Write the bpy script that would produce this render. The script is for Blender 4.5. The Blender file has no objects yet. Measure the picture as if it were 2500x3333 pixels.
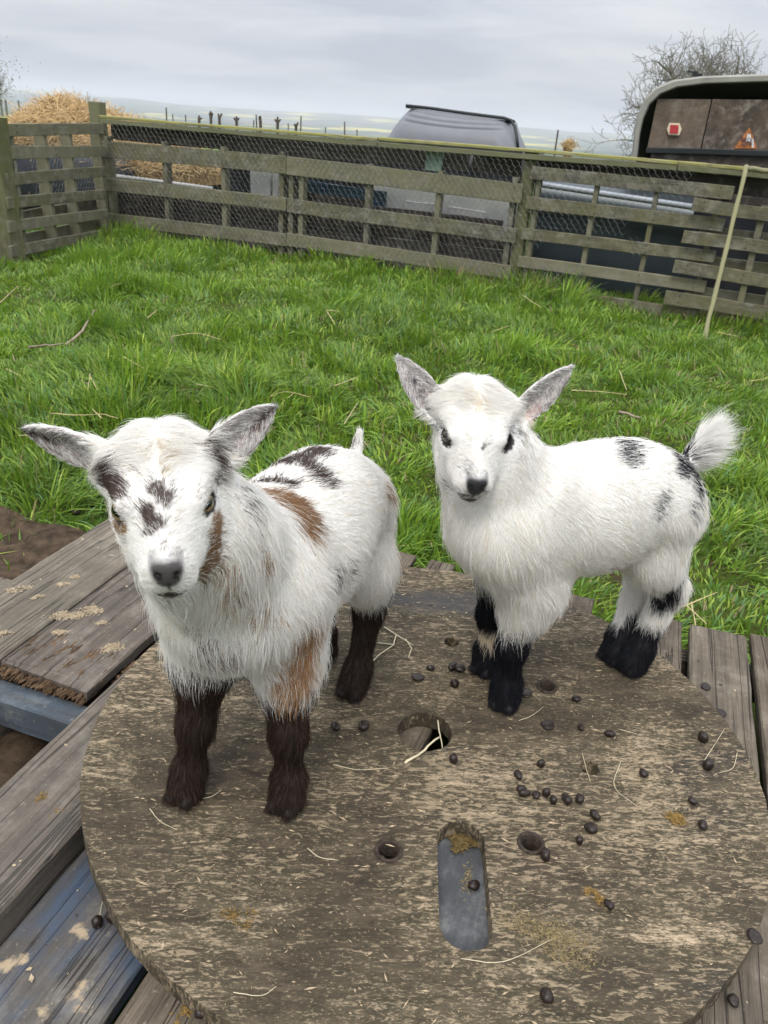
import bpy, bmesh, math, random
import numpy as np
from mathutils import Vector, Matrix
from mathutils.bvhtree import BVHTree
from mathutils.kdtree import KDTree

random.seed(7)
rng = np.random.default_rng(7)
scene = bpy.context.scene
COL = scene.collection

# ------------------------------------------------------------------ camera
FPX, PITCH, ROLL, CAMH = 2550.0, math.radians(26.3), math.radians(4.2), 0.8   # focal length in photo pixels; height above the reel top
FWD = np.array([0, math.cos(PITCH), -math.sin(PITCH)])
_r0 = np.array([1.0, 0, 0]); _u0 = np.cross(_r0, FWD)
RIGHT = _r0 * math.cos(ROLL) + _u0 * math.sin(ROLL)
UP = -_r0 * math.sin(ROLL) + _u0 * math.cos(ROLL)
CAM = np.array([0, 0, CAMH])
cam_data = bpy.data.cameras.new("camera"); cam = bpy.data.objects.new("camera", cam_data); COL.objects.link(cam)
cam_data.sensor_fit = 'VERTICAL'; cam_data.sensor_height = 36.0; cam_data.lens = 36.0 * FPX / 3333.0
cam_data.clip_start = 0.02; cam_data.clip_end = 30000
M = Matrix(((RIGHT[0], UP[0], -FWD[0], CAM[0]), (RIGHT[1], UP[1], -FWD[1], CAM[1]), (RIGHT[2], UP[2], -FWD[2], CAM[2]), (0, 0, 0, 1)))
cam.matrix_world = M
cam_data.dof.use_dof = True; cam_data.dof.focus_distance = 1.0; cam_data.dof.aperture_fstop = 17.0
scene.camera = cam

# ------------------------------------------------------------------ sky, sun, exposure
SUN_EL, SUN_AZ = math.radians(58), math.radians(200)      # azimuth clockwise from +Y
world = bpy.data.worlds.new("World"); scene.world = world; world.use_nodes = True
nt = world.node_tree; nt.nodes.clear()
def wn(t, **k):
    n = nt.nodes.new(t)
    for a, v in k.items(): setattr(n, a, v)
    return n
sky = wn('ShaderNodeTexSky', sky_type='NISHITA', sun_disc=False, sun_elevation=SUN_EL, sun_rotation=SUN_AZ, air_density=1.0, dust_density=2.0)
tc = wn('ShaderNodeTexCoord'); sep = wn('ShaderNodeSeparateXYZ'); nt.links.new(tc.outputs['Generated'], sep.inputs[0])
# overcast luminance rises towards the zenith (CIE overcast sky)
elev = wn('ShaderNodeMath', operation='MAXIMUM'); nt.links.new(sep.outputs[2], elev.inputs[0]); elev.inputs[1].default_value = 0.0
grad = wn('ShaderNodeMath', operation='MULTIPLY_ADD'); nt.links.new(elev.outputs[0], grad.inputs[0]); grad.inputs[1].default_value = 2.3; grad.inputs[2].default_value = 0.58
# cloud sheets: noise on a flat layer (direction divided by height)
zc = wn('ShaderNodeMath', operation='MULTIPLY_ADD'); nt.links.new(elev.outputs[0], zc.inputs[0]); zc.inputs[1].default_value = 1.0; zc.inputs[2].default_value = 0.16
dv = wn('ShaderNodeVectorMath', operation='DIVIDE'); cz = wn('ShaderNodeCombineXYZ')
for i in range(3): nt.links.new(zc.outputs[0], cz.inputs[i])
nt.links.new(tc.outputs['Generated'], dv.inputs[0]); nt.links.new(cz.outputs[0], dv.inputs[1])
mp = wn('ShaderNodeMapping'); nt.links.new(dv.outputs[0], mp.inputs[0]); mp.inputs['Scale'].default_value = (0.8, 1.25, 0.4); mp.inputs['Location'].default_value = (1.3, 0.4, 0)
no = wn('ShaderNodeTexNoise'); nt.links.new(mp.outputs[0], no.inputs['Vector']); no.inputs['Scale'].default_value = 1.3; no.inputs['Detail'].default_value = 6; no.inputs['Roughness'].default_value = 0.5; no.inputs['Distortion'].default_value = 0.35
rmp = wn('ShaderNodeValToRGB'); nt.links.new(no.outputs[0], rmp.inputs[0])
rmp.color_ramp.elements[0].position = 0.36; rmp.color_ramp.elements[0].color = (0.53, 0.565, 0.65, 1)
rmp.color_ramp.elements[1].position = 0.62; rmp.color_ramp.elements[1].color = (0.79, 0.80, 0.835, 1)
cl = wn('ShaderNodeVectorMath', operation='SCALE'); nt.links.new(rmp.outputs[0], cl.inputs[0]); nt.links.new(grad.outputs[0], cl.inputs['Scale'])
c10 = wn('ShaderNodeVectorMath', operation='SCALE'); nt.links.new(cl.outputs[0], c10.inputs[0]); c10.inputs['Scale'].default_value = 10.0
mix = wn('ShaderNodeMix', data_type='RGBA'); mix.inputs[0].default_value = 0.94
nt.links.new(sky.outputs[0], mix.inputs[6]); nt.links.new(c10.outputs[0], mix.inputs[7])
bg = wn('ShaderNodeBackground'); bg.inputs[1].default_value = 0.1; nt.links.new(mix.outputs[2], bg.inputs[0])
wo = wn('ShaderNodeOutputWorld'); nt.links.new(bg.outputs[0], wo.inputs[0])
sun_d = bpy.data.lights.new("sun", 'SUN'); sun_d.energy = 1.5; sun_d.angle = math.radians(18); sun_d.color = (1.0, 0.945, 0.86)
sun = bpy.data.objects.new("sun", sun_d); COL.objects.link(sun)
sun.rotation_euler = Vector((-math.sin(SUN_AZ) * math.cos(SUN_EL), -math.cos(SUN_AZ) * math.cos(SUN_EL), -math.sin(SUN_EL))).to_track_quat('-Z', 'Y').to_euler()
scene.view_settings.view_transform = 'Standard'; scene.view_settings.look = 'None'; scene.view_settings.exposure = 0.26; scene.view_settings.gamma = 1.0
scene.view_settings.use_curve_mapping = False
cy = scene.cycles
cy.max_bounces = 8; cy.diffuse_bounces = 4; cy.glossy_bounces = 2; cy.transmission_bounces = 4; cy.transparent_max_bounces = 8; cy.volume_bounces = 1
cy.caustics_reflective = False; cy.caustics_refractive = False; cy.use_denoising = True
scene.cycles_curves.shape = 'RIBBONS'

# ------------------------------------------------------------------ helpers
def ray(px):                                # direction through a photo pixel
    return (px[0] - 1250) / FPX * RIGHT - (px[1] - 1666.5) / FPX * UP + FWD
def on_z(px, z=0.0):                        # where that direction meets a level
    d = ray(px); return CAM + d * ((z - CAMH) / d[2])
def on_y(px, y):
    d = ray(px); return CAM + d * (y / d[1])
def nrm(v):
    v = np.asarray(v, float); return v / max(np.linalg.norm(v), 1e-12)
def lerp(a, b, t): return np.asarray(a, float) * (1 - t) + np.asarray(b, float) * t

ORIGIN = {}
def thing(name, label, cat, loc=(0, 0, 0), group=None):
    o = bpy.data.objects.new(name, None); COL.objects.link(o); o.empty_display_size = 0.05
    o.location = tuple(float(c) for c in loc); ORIGIN[o.name] = np.array(loc, float)
    o['label'] = label; o['category'] = cat
    if group: o['group'] = group
    return o
def tag(o, label, cat, group=None):
    o['label'] = label; o['category'] = cat
    if group: o['group'] = group
    return o
def stuff(o): o['kind'] = 'stuff'; return o
def structure(o): o['kind'] = 'structure'; return o

def mesh_np(name, V, Q=None, T=None, smooth=False):
    """mesh data from numpy quads and triangles"""
    me = bpy.data.meshes.new(name)
    V = np.asarray(V, np.float32)
    nq = 0 if Q is None else len(Q); ntr = 0 if T is None else len(T)
    loops = np.concatenate([np.asarray(Q, np.int32).ravel() if nq else np.zeros(0, np.int32), np.asarray(T, np.int32).ravel() if ntr else np.zeros(0, np.int32)])
    starts = np.concatenate([np.arange(nq) * 4, nq * 4 + np.arange(ntr) * 3]).astype(np.int32)
    me.vertices.add(len(V)); me.vertices.foreach_set('co', V.ravel())
    me.loops.add(len(loops)); me.loops.foreach_set('vertex_index', loops)
    me.polygons.add(nq + ntr); me.polygons.foreach_set('loop_start', starts)
    me.update(calc_edges=True); me.validate()
    me.polygons.foreach_set('use_smooth', np.full(len(me.polygons), bool(smooth)))
    return me
def obj(name, me, mat=None, parent=None, mw=None):
    """link mesh data as an object; mw = its world matrix (4x4), kept under the parent"""
    o = bpy.data.objects.new(name, me); COL.objects.link(o)
    if mat is not None and not me.materials: me.materials.append(mat)
    mw = Matrix.Identity(4) if mw is None else mw
    if parent is not None:
        o.parent = parent
        base = parent; off = Matrix.Identity(4)
        o.matrix_basis = WORLD(parent).inverted() @ mw
    else:
        o.matrix_basis = mw
    MW[o.name] = mw.copy()
    return o
MW = {}
def WORLD(o):
    if o.name in MW: return MW[o.name]
    if o.name in ORIGIN: return Matrix.Translation(Vector(ORIGIN[o.name]))
    return Matrix.Identity(4)
def frame(o, x, y=None, z=None):
    """world matrix with origin o, x axis along x, z axis close to z"""
    x = nrm(x); z = np.array([0, 0, 1.0]) if z is None else np.asarray(z, float)
    y = nrm(np.cross(z, x)); z = np.cross(x, y)
    return Matrix(((x[0], y[0], z[0], o[0]), (x[1], y[1], z[1], o[1]), (x[2], y[2], z[2], o[2]), (0, 0, 0, 1)))

def tube_np(P, R, n=6, cap=True):
    """vertices and quads/tris of a tube through P with radii R"""
    P = np.asarray(P, float); R = np.broadcast_to(np.asarray(R, float), (len(P),))
    T = np.gradient(P, axis=0); T /= np.maximum(np.linalg.norm(T, axis=1, keepdims=True), 1e-9)
    ref = np.array([0, 0, 1.0]) if abs(T[:, 2]).mean() < 0.8 else np.array([1.0, 0, 0])
    A = np.cross(T, ref); A /= np.maximum(np.linalg.norm(A, axis=1, keepdims=True), 1e-9); B = np.cross(T, A)
    a = np.arange(n) / n * 2 * np.pi
    V = P[:, None] + R[:, None, None] * (A[:, None] * np.cos(a)[None, :, None] + B[:, None] * np.sin(a)[None, :, None])
    V = V.reshape(-1, 3); m = len(P)
    i = np.arange(m - 1)[:, None] * n + np.arange(n)[None]; j = np.arange(m - 1)[:, None] * n + (np.arange(n)[None] + 1) % n
    Q = np.stack([i, j, j + n, i + n], -1).reshape(-1, 4); Tt = []
    if cap:
        V = np.vstack([V, P[0], P[-1]]); c0, c1 = m * n, m * n + 1
        for k in range(n):
            Tt.append((c0, (k + 1) % n, k)); Tt.append((c1, (m - 1) * n + k, (m - 1) * n + (k + 1) % n))
    return V, Q, np.array(Tt, int).reshape(-1, 3)
class MB:
    """collects pieces that belong to ONE part"""
    def __init__(s): s.V = []; s.Q = []; s.T = []; s.n = 0
    def add(s, V, Q=None, T=None):
        V = np.asarray(V, float)
        if Q is not None and len(Q): s.Q.append(np.asarray(Q) + s.n)
        if T is not None and len(T): s.T.append(np.asarray(T) + s.n)
        s.V.append(V); s.n += len(V); return s
    def tube(s, P, R, n=6, cap=True): return s.add(*tube_np(P, R, n, cap))
    def box(s, lo, hi, M=None):
        lo = np.asarray(lo, float); hi = np.asarray(hi, float)
        V = np.array([[x, y, z] for x in (lo[0], hi[0]) for y in (lo[1], hi[1]) for z in (lo[2], hi[2])])
        if M is not None: V = V @ np.array(M.to_3x3()).T + np.array(M.translation)
        return s.add(V, [(0, 1, 3, 2), (4, 6, 7, 5), (0, 4, 5, 1), (2, 3, 7, 6), (0, 2, 6, 4), (1, 5, 7, 3)])
    def mesh(s, name, smooth=False):
        return mesh_np(name, np.vstack(s.V), np.vstack(s.Q) if s.Q else None, np.vstack(s.T) if s.T else None, smooth)
    def build(s, name, mat, parent=None, mw=None, smooth=False):
        V = np.vstack(s.V); mw = Matrix.Identity(4) if mw is None else mw
        return obj(name, s.mesh(name, smooth), mat, parent, mw)

def plank_mesh(name, L, Wd, Th, seg=10, wob=0.002, bev=0.003, ragged=(0.0, 0.0), taper=0.0, r=None):
    """a weathered board along local x, origin in the middle of its near end; chamfered, uneven edges, ragged ends"""
    r = r or random
    bev = min(bev, Th * 0.35)
    prof = np.array([(-Wd / 2, -Th / 2 + bev), (-Wd / 2 + bev, -Th / 2), (Wd / 2 - bev, -Th / 2), (Wd / 2, -Th / 2 + bev), (Wd / 2, Th / 2 - bev), (Wd / 2 - bev, Th / 2), (-Wd / 2 + bev, Th / 2), (-Wd / 2, Th / 2 - bev)])
    nx = seg + 1; V = np.zeros((nx, 8, 3))
    ph = r.random() * 9; g = np.random.default_rng(r.randrange(1 << 30))
    for i in range(nx):
        t = i / seg
        bow = wob * 1.5 * math.sin(3.0 * t + ph); up = wob * math.sin(2.3 * t + ph * 2)
        p = prof.copy()
        p[:, 0] *= 1 - taper * t
        p += g.normal(0, wob * 0.30, p.shape)
        V[i, :, 0] = t * L; V[i, :, 1] = p[:, 0] + bow; V[i, :, 2] = p[:, 1] + up
    V[0, :, 0] -= g.random(8) * ragged[0]; V[-1, :, 0] += g.random(8) * ragged[1]
    V = V.reshape(-1, 3); n = 8
    i = np.arange(seg)[:, None] * n + np.arange(n)[None]; j = np.arange(seg)[:, None] * n + (np.arange(n)[None] + 1) % n
    Q = np.stack([i, i + n, j + n, j], -1).reshape(-1, 4)
    a = 0; b = seg * n
    Q = np.vstack([Q, [(a, a + 1, a + 2, a + 3), (a, a + 3, a + 4, a + 7), (a + 4, a + 5, a + 6, a + 7)], [(b + 3, b + 2, b + 1, b), (b + 7, b + 4, b + 3, b), (b + 7, b + 6, b + 5, b + 4)]])
    return mesh_np(name, V, Q)
def plank(name, A, B, up, Wd, Th, mat, parent=None, **k):
    """board from A to B (centre line); up = direction of its broad face"""
    A = np.asarray(A, float); B = np.asarray(B, float); d = B - A; L = float(np.linalg.norm(d))
    me = plank_mesh(name, L, Wd, Th, **k)
    return obj(name, me, mat, parent, frame(A, d, z=up))

# ------------------------------------------------------------------ materials
def mat_new(name):
    m = bpy.data.materials.new(name); m.use_nodes = True; t = m.node_tree; t.nodes.clear()
    out = t.nodes.new('ShaderNodeOutputMaterial'); b = t.nodes.new('ShaderNodeBsdfPrincipled'); t.links.new(b.outputs[0], out.inputs[0])
    return m, t, b
class NG:
    """small wrapper for node building"""
    def __init__(s, t): s.t = t
    def n(s, ty, ins=None, **k):
        nd = s.t.nodes.new(ty)
        for a, v in k.items(): setattr(nd, a, v)
        for a, v in (ins or {}).items():
            sock = nd.inputs[a]
            if hasattr(v, 'is_output') or hasattr(v, 'links'): s.t.links.new(v, sock)
            else: sock.default_value = v
        return nd
    def coord(s, scale=(1, 1, 1), rand=0.0, kind='Object'):
        c = s.n('ShaderNodeTexCoord').outputs[kind]
        if rand:
            oi = s.n('ShaderNodeObjectInfo').outputs['Random']
            ad = s.n('ShaderNodeMath', {0: oi, 1: rand}, operation='MULTIPLY').outputs[0]
            c = s.n('ShaderNodeVectorMath', {0: c, 1: s.n('ShaderNodeCombineXYZ', {0: ad, 1: ad, 2: ad}).outputs[0]}, operation='ADD').outputs[0]
        return s.n('ShaderNodeMapping', {0: c, 'Scale': scale}).outputs[0]
    def noise(s, v, scale, detail=4, rough=0.55, dist=0.0, out=0):
        return s.n('ShaderNodeTexNoise', {'Vector': v, 'Scale': scale, 'Detail': detail, 'Roughness': rough, 'Distortion': dist}).outputs[out]
    def ramp(s, f, stops):
        r = s.n('ShaderNodeValToRGB', {0: f}); e = r.color_ramp.elements
        while len(e) < len(stops): e.new(0.5)
        for k, (p, c) in enumerate(stops):
            e[k].position = p; e[k].color = (c, c, c, 1) if not hasattr(c, '__len__') else (*c[:3], 1)
        return r.outputs[0]
    def mix(s, f, a, b, mode='MIX'):
        m = s.n('ShaderNodeMix', data_type='RGBA', blend_type=mode)
        for sock, v in ((m.inputs[0], f), (m.inputs[6], a), (m.inputs[7], b)):
            if hasattr(v, 'links'): s.t.links.new(v, sock)
            elif hasattr(v, '__len__'): sock.default_value = (*v[:3], 1)
            else: sock.default_value = v
        return m.outputs[2]
    def math(s, op, a, b=0.0, clamp=False):
        return s.n('ShaderNodeMath', {0: a, 1: b}, operation=op, use_clamp=clamp).outputs[0]
    def bump(s, h, strength=0.3, dist=0.01):
        return s.n('ShaderNodeBump', {'Height': h, 'Strength': strength, 'Distance': dist}).outputs[0]
def simple(name, col, rough=0.6, metal=0.0, spec=0.4, var=0.0, vscale=8.0, bump=0.0):
    m, t, b = mat_new(name); g = NG(t)
    b.inputs['Roughness'].default_value = rough; b.inputs['Metallic'].default_value = metal; b.inputs['Specular IOR Level'].default_value = spec
    if var or bump:
        f = g.noise(g.coord(rand=9.0), vscale, 5, 0.6)
        dark = tuple(c * (1 - var) for c in col); lite = tuple(min(1, c * (1 + var)) for c in col)
        t.links.new(g.ramp(f, [(0.3, dark), (0.7, lite)]), b.inputs['Base Color'])
        if bump: t.links.new(g.bump(f, bump, 0.004), b.inputs['Normal'])
    else: b.inputs['Base Color'].default_value = (*col, 1)
    return m
# ------------------------------------------------------------------ surface materials
def wood_mat(name, stops, moss=None, moss_amt=0.5, streak=(2.0, 34.0, 34.0), bump=0.5, dark=0.35, extra=None, crack=0.0, mott=0.35):
    """weathered timber: grain along local x, mottling, dark checks, cracks, moss"""
    m, t, b = mat_new(name); g = NG(t); c = g.coord(rand=37.0)
    def mp(sc): return g.n('ShaderNodeMapping', {0: c, 'Scale': sc}).outputs[0]
    f1 = g.noise(mp(streak), 1.0, 7, 0.66, 0.3)
    fine = g.noise(mp((streak[0] * 3.5, streak[1] * 6, streak[2] * 6)), 1.0, 5, 0.7, 0.15)
    blot = g.noise(c, 13.0, 6, 0.68); speck = g.noise(c, 120.0, 4, 0.7)
    oi = g.n('ShaderNodeObjectInfo').outputs['Random']
    col = g.ramp(g.math('ADD', g.math('MULTIPLY', f1, 0.62), g.math('MULTIPLY', fine, 0.38)), stops)
    col = g.mix(g.ramp(blot, [(0.40, mott), (0.60, 0.0)]), col, (0.030, 0.026, 0.020))
    col = g.mix(g.ramp(blot, [(0.52, 0.0), (0.72, mott * 0.8)]), col, (0.36, 0.34, 0.29))
    if moss is not None:
        mm = g.ramp(g.math('ADD', g.noise(c, 5.0, 7, 0.75), g.math('MULTIPLY', oi, 0.18)), [(0.52 - 0.16 * moss_amt, 0.0), (0.70, 0.85)])
        col = g.mix(mm, col, moss)
    col = g.mix(g.math('MULTIPLY', g.ramp(fine, [(0.30, 1.0), (0.44, 0.0)]), dark), col, (0.016, 0.013, 0.010))
    col = g.mix(g.math('MULTIPLY', g.ramp(speck, [(0.60, 0.0), (0.70, 1.0)]), 0.35), col, (0.34, 0.30, 0.23))
    hgt = g.math('ADD', g.math('MULTIPLY', fine, 0.8), g.math('MULTIPLY', speck, 0.35))
    if crack:
        cn = g.math('ABSOLUTE', g.math('SUBTRACT', g.noise(mp((0.9, 26, 26)), 1.0, 3, 0.5, 0.6), 0.5))
        ck = g.ramp(cn, [(0.0, 1.0), (0.012, 0.0)]); col = g.mix(g.math('MULTIPLY', ck, crack), col, (0.008, 0.007, 0.006)); hgt = g.math('SUBTRACT', hgt, g.math('MULTIPLY', ck, 1.2))
    col = g.mix(g.math('MULTIPLY', g.math('SUBTRACT', oi, 0.45), 0.45, True), col, (0.30, 0.285, 0.24))
    if extra: col = extra(g, c, col)
    t.links.new(col, b.inputs['Base Color']); b.inputs['Roughness'].default_value = 0.9; b.inputs['Specular IOR Level'].default_value = 0.22
    t.links.new(g.bump(hgt, bump, 0.0022), b.inputs['Normal'])
    return m
fence_mat = wood_mat("mossy_fence_wood", [(0.30, (0.070, 0.064, 0.052)), (0.45, (0.150, 0.141, 0.116)), (0.58, (0.220, 0.210, 0.178)), (0.72, (0.33, 0.32, 0.285))], (0.135, 0.128, 0.062), 0.6, mott=0.6)
post_mat = wood_mat("post_wood", [(0.25, (0.07, 0.062, 0.042)), (0.5, (0.13, 0.12, 0.08)), (0.8, (0.21, 0.195, 0.14))], (0.105, 0.115, 0.038), 0.8)
rail_mat = wood_mat("lichened_rail_wood", [(0.25, (0.16, 0.145, 0.085)), (0.5, (0.27, 0.25, 0.14)), (0.8, (0.42, 0.38, 0.24))], (0.30, 0.29, 0.075), 0.7)
dark_wood = wood_mat("dark_weathered_wood", [(0.25, (0.022, 0.018, 0.016)), (0.5, (0.045, 0.038, 0.034)), (0.8, (0.085, 0.074, 0.068))], None)
deck_mat = wood_mat("deck_wood", [(0.30, (0.042, 0.033, 0.025)), (0.45, (0.105, 0.084, 0.062)), (0.58, (0.165, 0.135, 0.100)), (0.74, (0.29, 0.245, 0.19))], None, streak=(3, 55, 55), bump=0.9, dark=0.55, crack=0.85)
purple_deck = wood_mat("dark_deck_wood", [(0.30, (0.034, 0.027, 0.022)), (0.45, (0.080, 0.063, 0.052)), (0.58, (0.128, 0.102, 0.084)), (0.74, (0.22, 0.18, 0.145))], None, streak=(3, 55, 55), bump=0.9, dark=0.55, crack=0.9)
def blue_extra(g, c, col):
    f = g.ramp(g.noise(g.n('ShaderNodeMapping', {0: c, 'Scale': (6, 14, 14)}).outputs[0], 1.2, 6, 0.68), [(0.36, 1.0), (0.56, 0.0)])
    f2 = g.ramp(g.noise(c, 18, 5, 0.6), [(0.60, 0.0), (0.66, 1.0)])
    col = g.mix(g.math('MULTIPLY', f, 0.80), col, (0.055, 0.085, 0.135))
    return g.mix(f2, col, (0.38, 0.30, 0.20))
blue_deck = wood_mat("worn_blue_wood", [(0.22, (0.055, 0.048, 0.042)), (0.5, (0.12, 0.11, 0.10)), (0.82, (0.24, 0.215, 0.18))], None, streak=(3, 50, 50), bump=0.9, dark=0.5, crack=0.5, extra=blue_extra)
stringer_blue = wood_mat("blue_stringer_wood", [(0.30, (0.010, 0.016, 0.024)), (0.5, (0.018, 0.042, 0.075)), (0.72, (0.04, 0.085, 0.13))], None, extra=lambda g, c, col: g.mix(g.ramp(g.noise(c, 22, 5, 0.65), [(0.60, 0.0), (0.72, 0.7)]), col, (0.20, 0.15, 0.10)))
def slot_extra(g, c, col): return g.mix(0.30, col, (0.10, 0.115, 0.135))
slot_deck = wood_mat("grey_blue_wood", [(0.30, (0.050, 0.052, 0.056)), (0.5, (0.110, 0.114, 0.120)), (0.72, (0.21, 0.212, 0.212))], None, streak=(2.5, 40, 40), bump=0.8, dark=0.45, mott=0.8, extra=slot_extra)
soil_mat = simple("soil", (0.060, 0.042, 0.028), 0.95, spec=0.1, var=0.6, vscale=30, bump=1.0)

# ------------------------------------------------------------------ terrain
UD = np.array([math.cos(math.radians(72)), math.sin(math.radians(72))]); VD = np.array([UD[1], -UD[0]])       # along and across the deck planks
def deck(s, t, z): return np.array([UD[0] * s + VD[0] * t, UD[1] * s + VD[1] * t, z])
GZ = -0.20
def hash2(x, y, s=0.0): 
    v = np.sin(x * 127.1 + y * 311.7 + s * 74.7) * 43758.5453; return v - np.floor(v)
def vnoise(x, y, s=0.0):
    xi, yi = np.floor(x), np.floor(y); fx, fy = x - xi, y - yi; fx = fx * fx * (3 - 2 * fx); fy = fy * fy * (3 - 2 * fy)
    return (hash2(xi, yi, s) * (1 - fx) + hash2(xi + 1, yi, s) * fx) * (1 - fy) + (hash2(xi, yi + 1, s) * (1 - fx) + hash2(xi + 1, yi + 1, s) * fx) * fy
def ground_z(x, y):
    x = np.asarray(x, float); y = np.asarray(y, float); r = np.hypot(x, y)
    z = GZ - 0.030 * np.clip(x, 0, 3.0) * np.clip((y - 2.0) / 3.0, 0, 1)
    z = z + 0.03 * (vnoise(x * 1.7, y * 1.7, 1) - 0.5) * np.clip((r - 1.6) / 1.0, 0, 1)
    z = z - 0.010 * np.clip(y - 9, 0, 60)
    d = np.clip((r - 60) / 600, 0, 1); z = z - 26 * d * d * (3 - 2 * d)
    z = z + 3.0 * (vnoise(x / 320, y / 320, 3) - 0.5) * np.clip((r - 120) / 400, 0, 1)
    far = np.clip((r - 2600) / 3600, 0, 1)
    az = np.arctan2(x, np.maximum(y, 1e-6))
    ridge = 0.60 + 0.55 * vnoise(az * 5.0 + 3, az * 0 + 2, 4) + 0.30 * vnoise(az * 16, az * 0 + 5, 5) + 0.12 * vnoise(az * 55, az * 0, 6)
    z = z + far * far * (3 - 2 * far) * 62 * ridge
    return z
rings = np.concatenate([np.linspace(0.0, 9, 46)[1:], np.geomspace(9.6, 9000, 90)]); na = 200
ang = np.linspace(-math.pi, math.pi, na, endpoint=False)
gx = rings[:, None] * np.sin(ang)[None]; gy = rings[:, None] * np.cos(ang)[None]
V = np.stack([gx, gy, ground_z(gx, gy)], -1).reshape(-1, 3); V = np.vstack([V, [[0, 0, GZ]]])
i = np.arange(len(rings) - 1)[:, None] * na + np.arange(na)[None]; j = np.arange(len(rings) - 1)[:, None] * na + (np.arange(na)[None] + 1) % na
Q = np.stack([i, i + na, j + na, j], -1).reshape(-1, 4); T = [(len(V) - 1, k, (k + 1) % na) for k in range(na)]
gm, t, b = mat_new("ground_field"); g = NG(t); c = g.n('ShaderNodeTexCoord').outputs['Object']
ln = g.n('ShaderNodeVectorMath', {0: c}, operation='LENGTH').outputs['Value']
near = g.ramp(g.noise(c, 9, 6, 0.65), [(0.34, (0.050, 0.036, 0.022)), (0.46, (0.048, 0.062, 0.014)), (0.7, (0.060, 0.120, 0.018))])
mid = g.ramp(g.noise(c, 0.35, 5, 0.6), [(0.3, (0.11, 0.21, 0.040)), (0.7, (0.17, 0.29, 0.055))])
vo = g.n('ShaderNodeTexVoronoi', {'Vector': g.n('ShaderNodeMapping', {0: c, 'Scale': (1 / 260, 1 / 480, 0)}).outputs[0], 'Scale': 1.0, 'Randomness': 0.9})
fields = g.ramp(g.n('ShaderNodeSeparateXYZ', {0: vo.outputs['Color']}).outputs[0], [(0.0, (0.035, 0.075, 0.025)), (0.25, (0.07, 0.11, 0.04)), (0.45, (0.46, 0.40, 0.06)), (0.58, (0.05, 0.09, 0.03)), (0.75, (0.14, 0.13, 0.09)), (0.92, (0.40, 0.36, 0.08))])
for el in [n for n in t.nodes if n.type == 'VALTORGB'][-1:]: el.color_ramp.interpolation = 'CONSTANT'
woods = g.ramp(g.noise(g.n('ShaderNodeMapping', {0: c, 'Scale': (1 / 300, 1 / 520, 0)}).outputs[0], 1.3, 6, 0.6), [(0.49, 0.0), (0.53, 1.0)])
fields = g.mix(woods, fields, (0.030, 0.042, 0.026))
k1 = g.n('ShaderNodeMapRange', {0: ln, 1: 13.0, 2: 20.0}).outputs[0]; k2 = g.n('ShaderNodeMapRange', {0: ln, 1: 180.0, 2: 330.0}).outputs[0]
t.links.new(g.mix(k2, g.mix(k1, near, mid), fields), b.inputs['Base Color']); b.inputs['Roughness'].default_value = 1.0; b.inputs['Specular IOR Level'].default_value = 0.05
t.links.new(g.bump(g.noise(c, 40, 5, 0.7), 0.6, 0.02), b.inputs['Normal'])
structure(obj("ground", mesh_np("ground", V, Q, T, True), gm))

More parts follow.
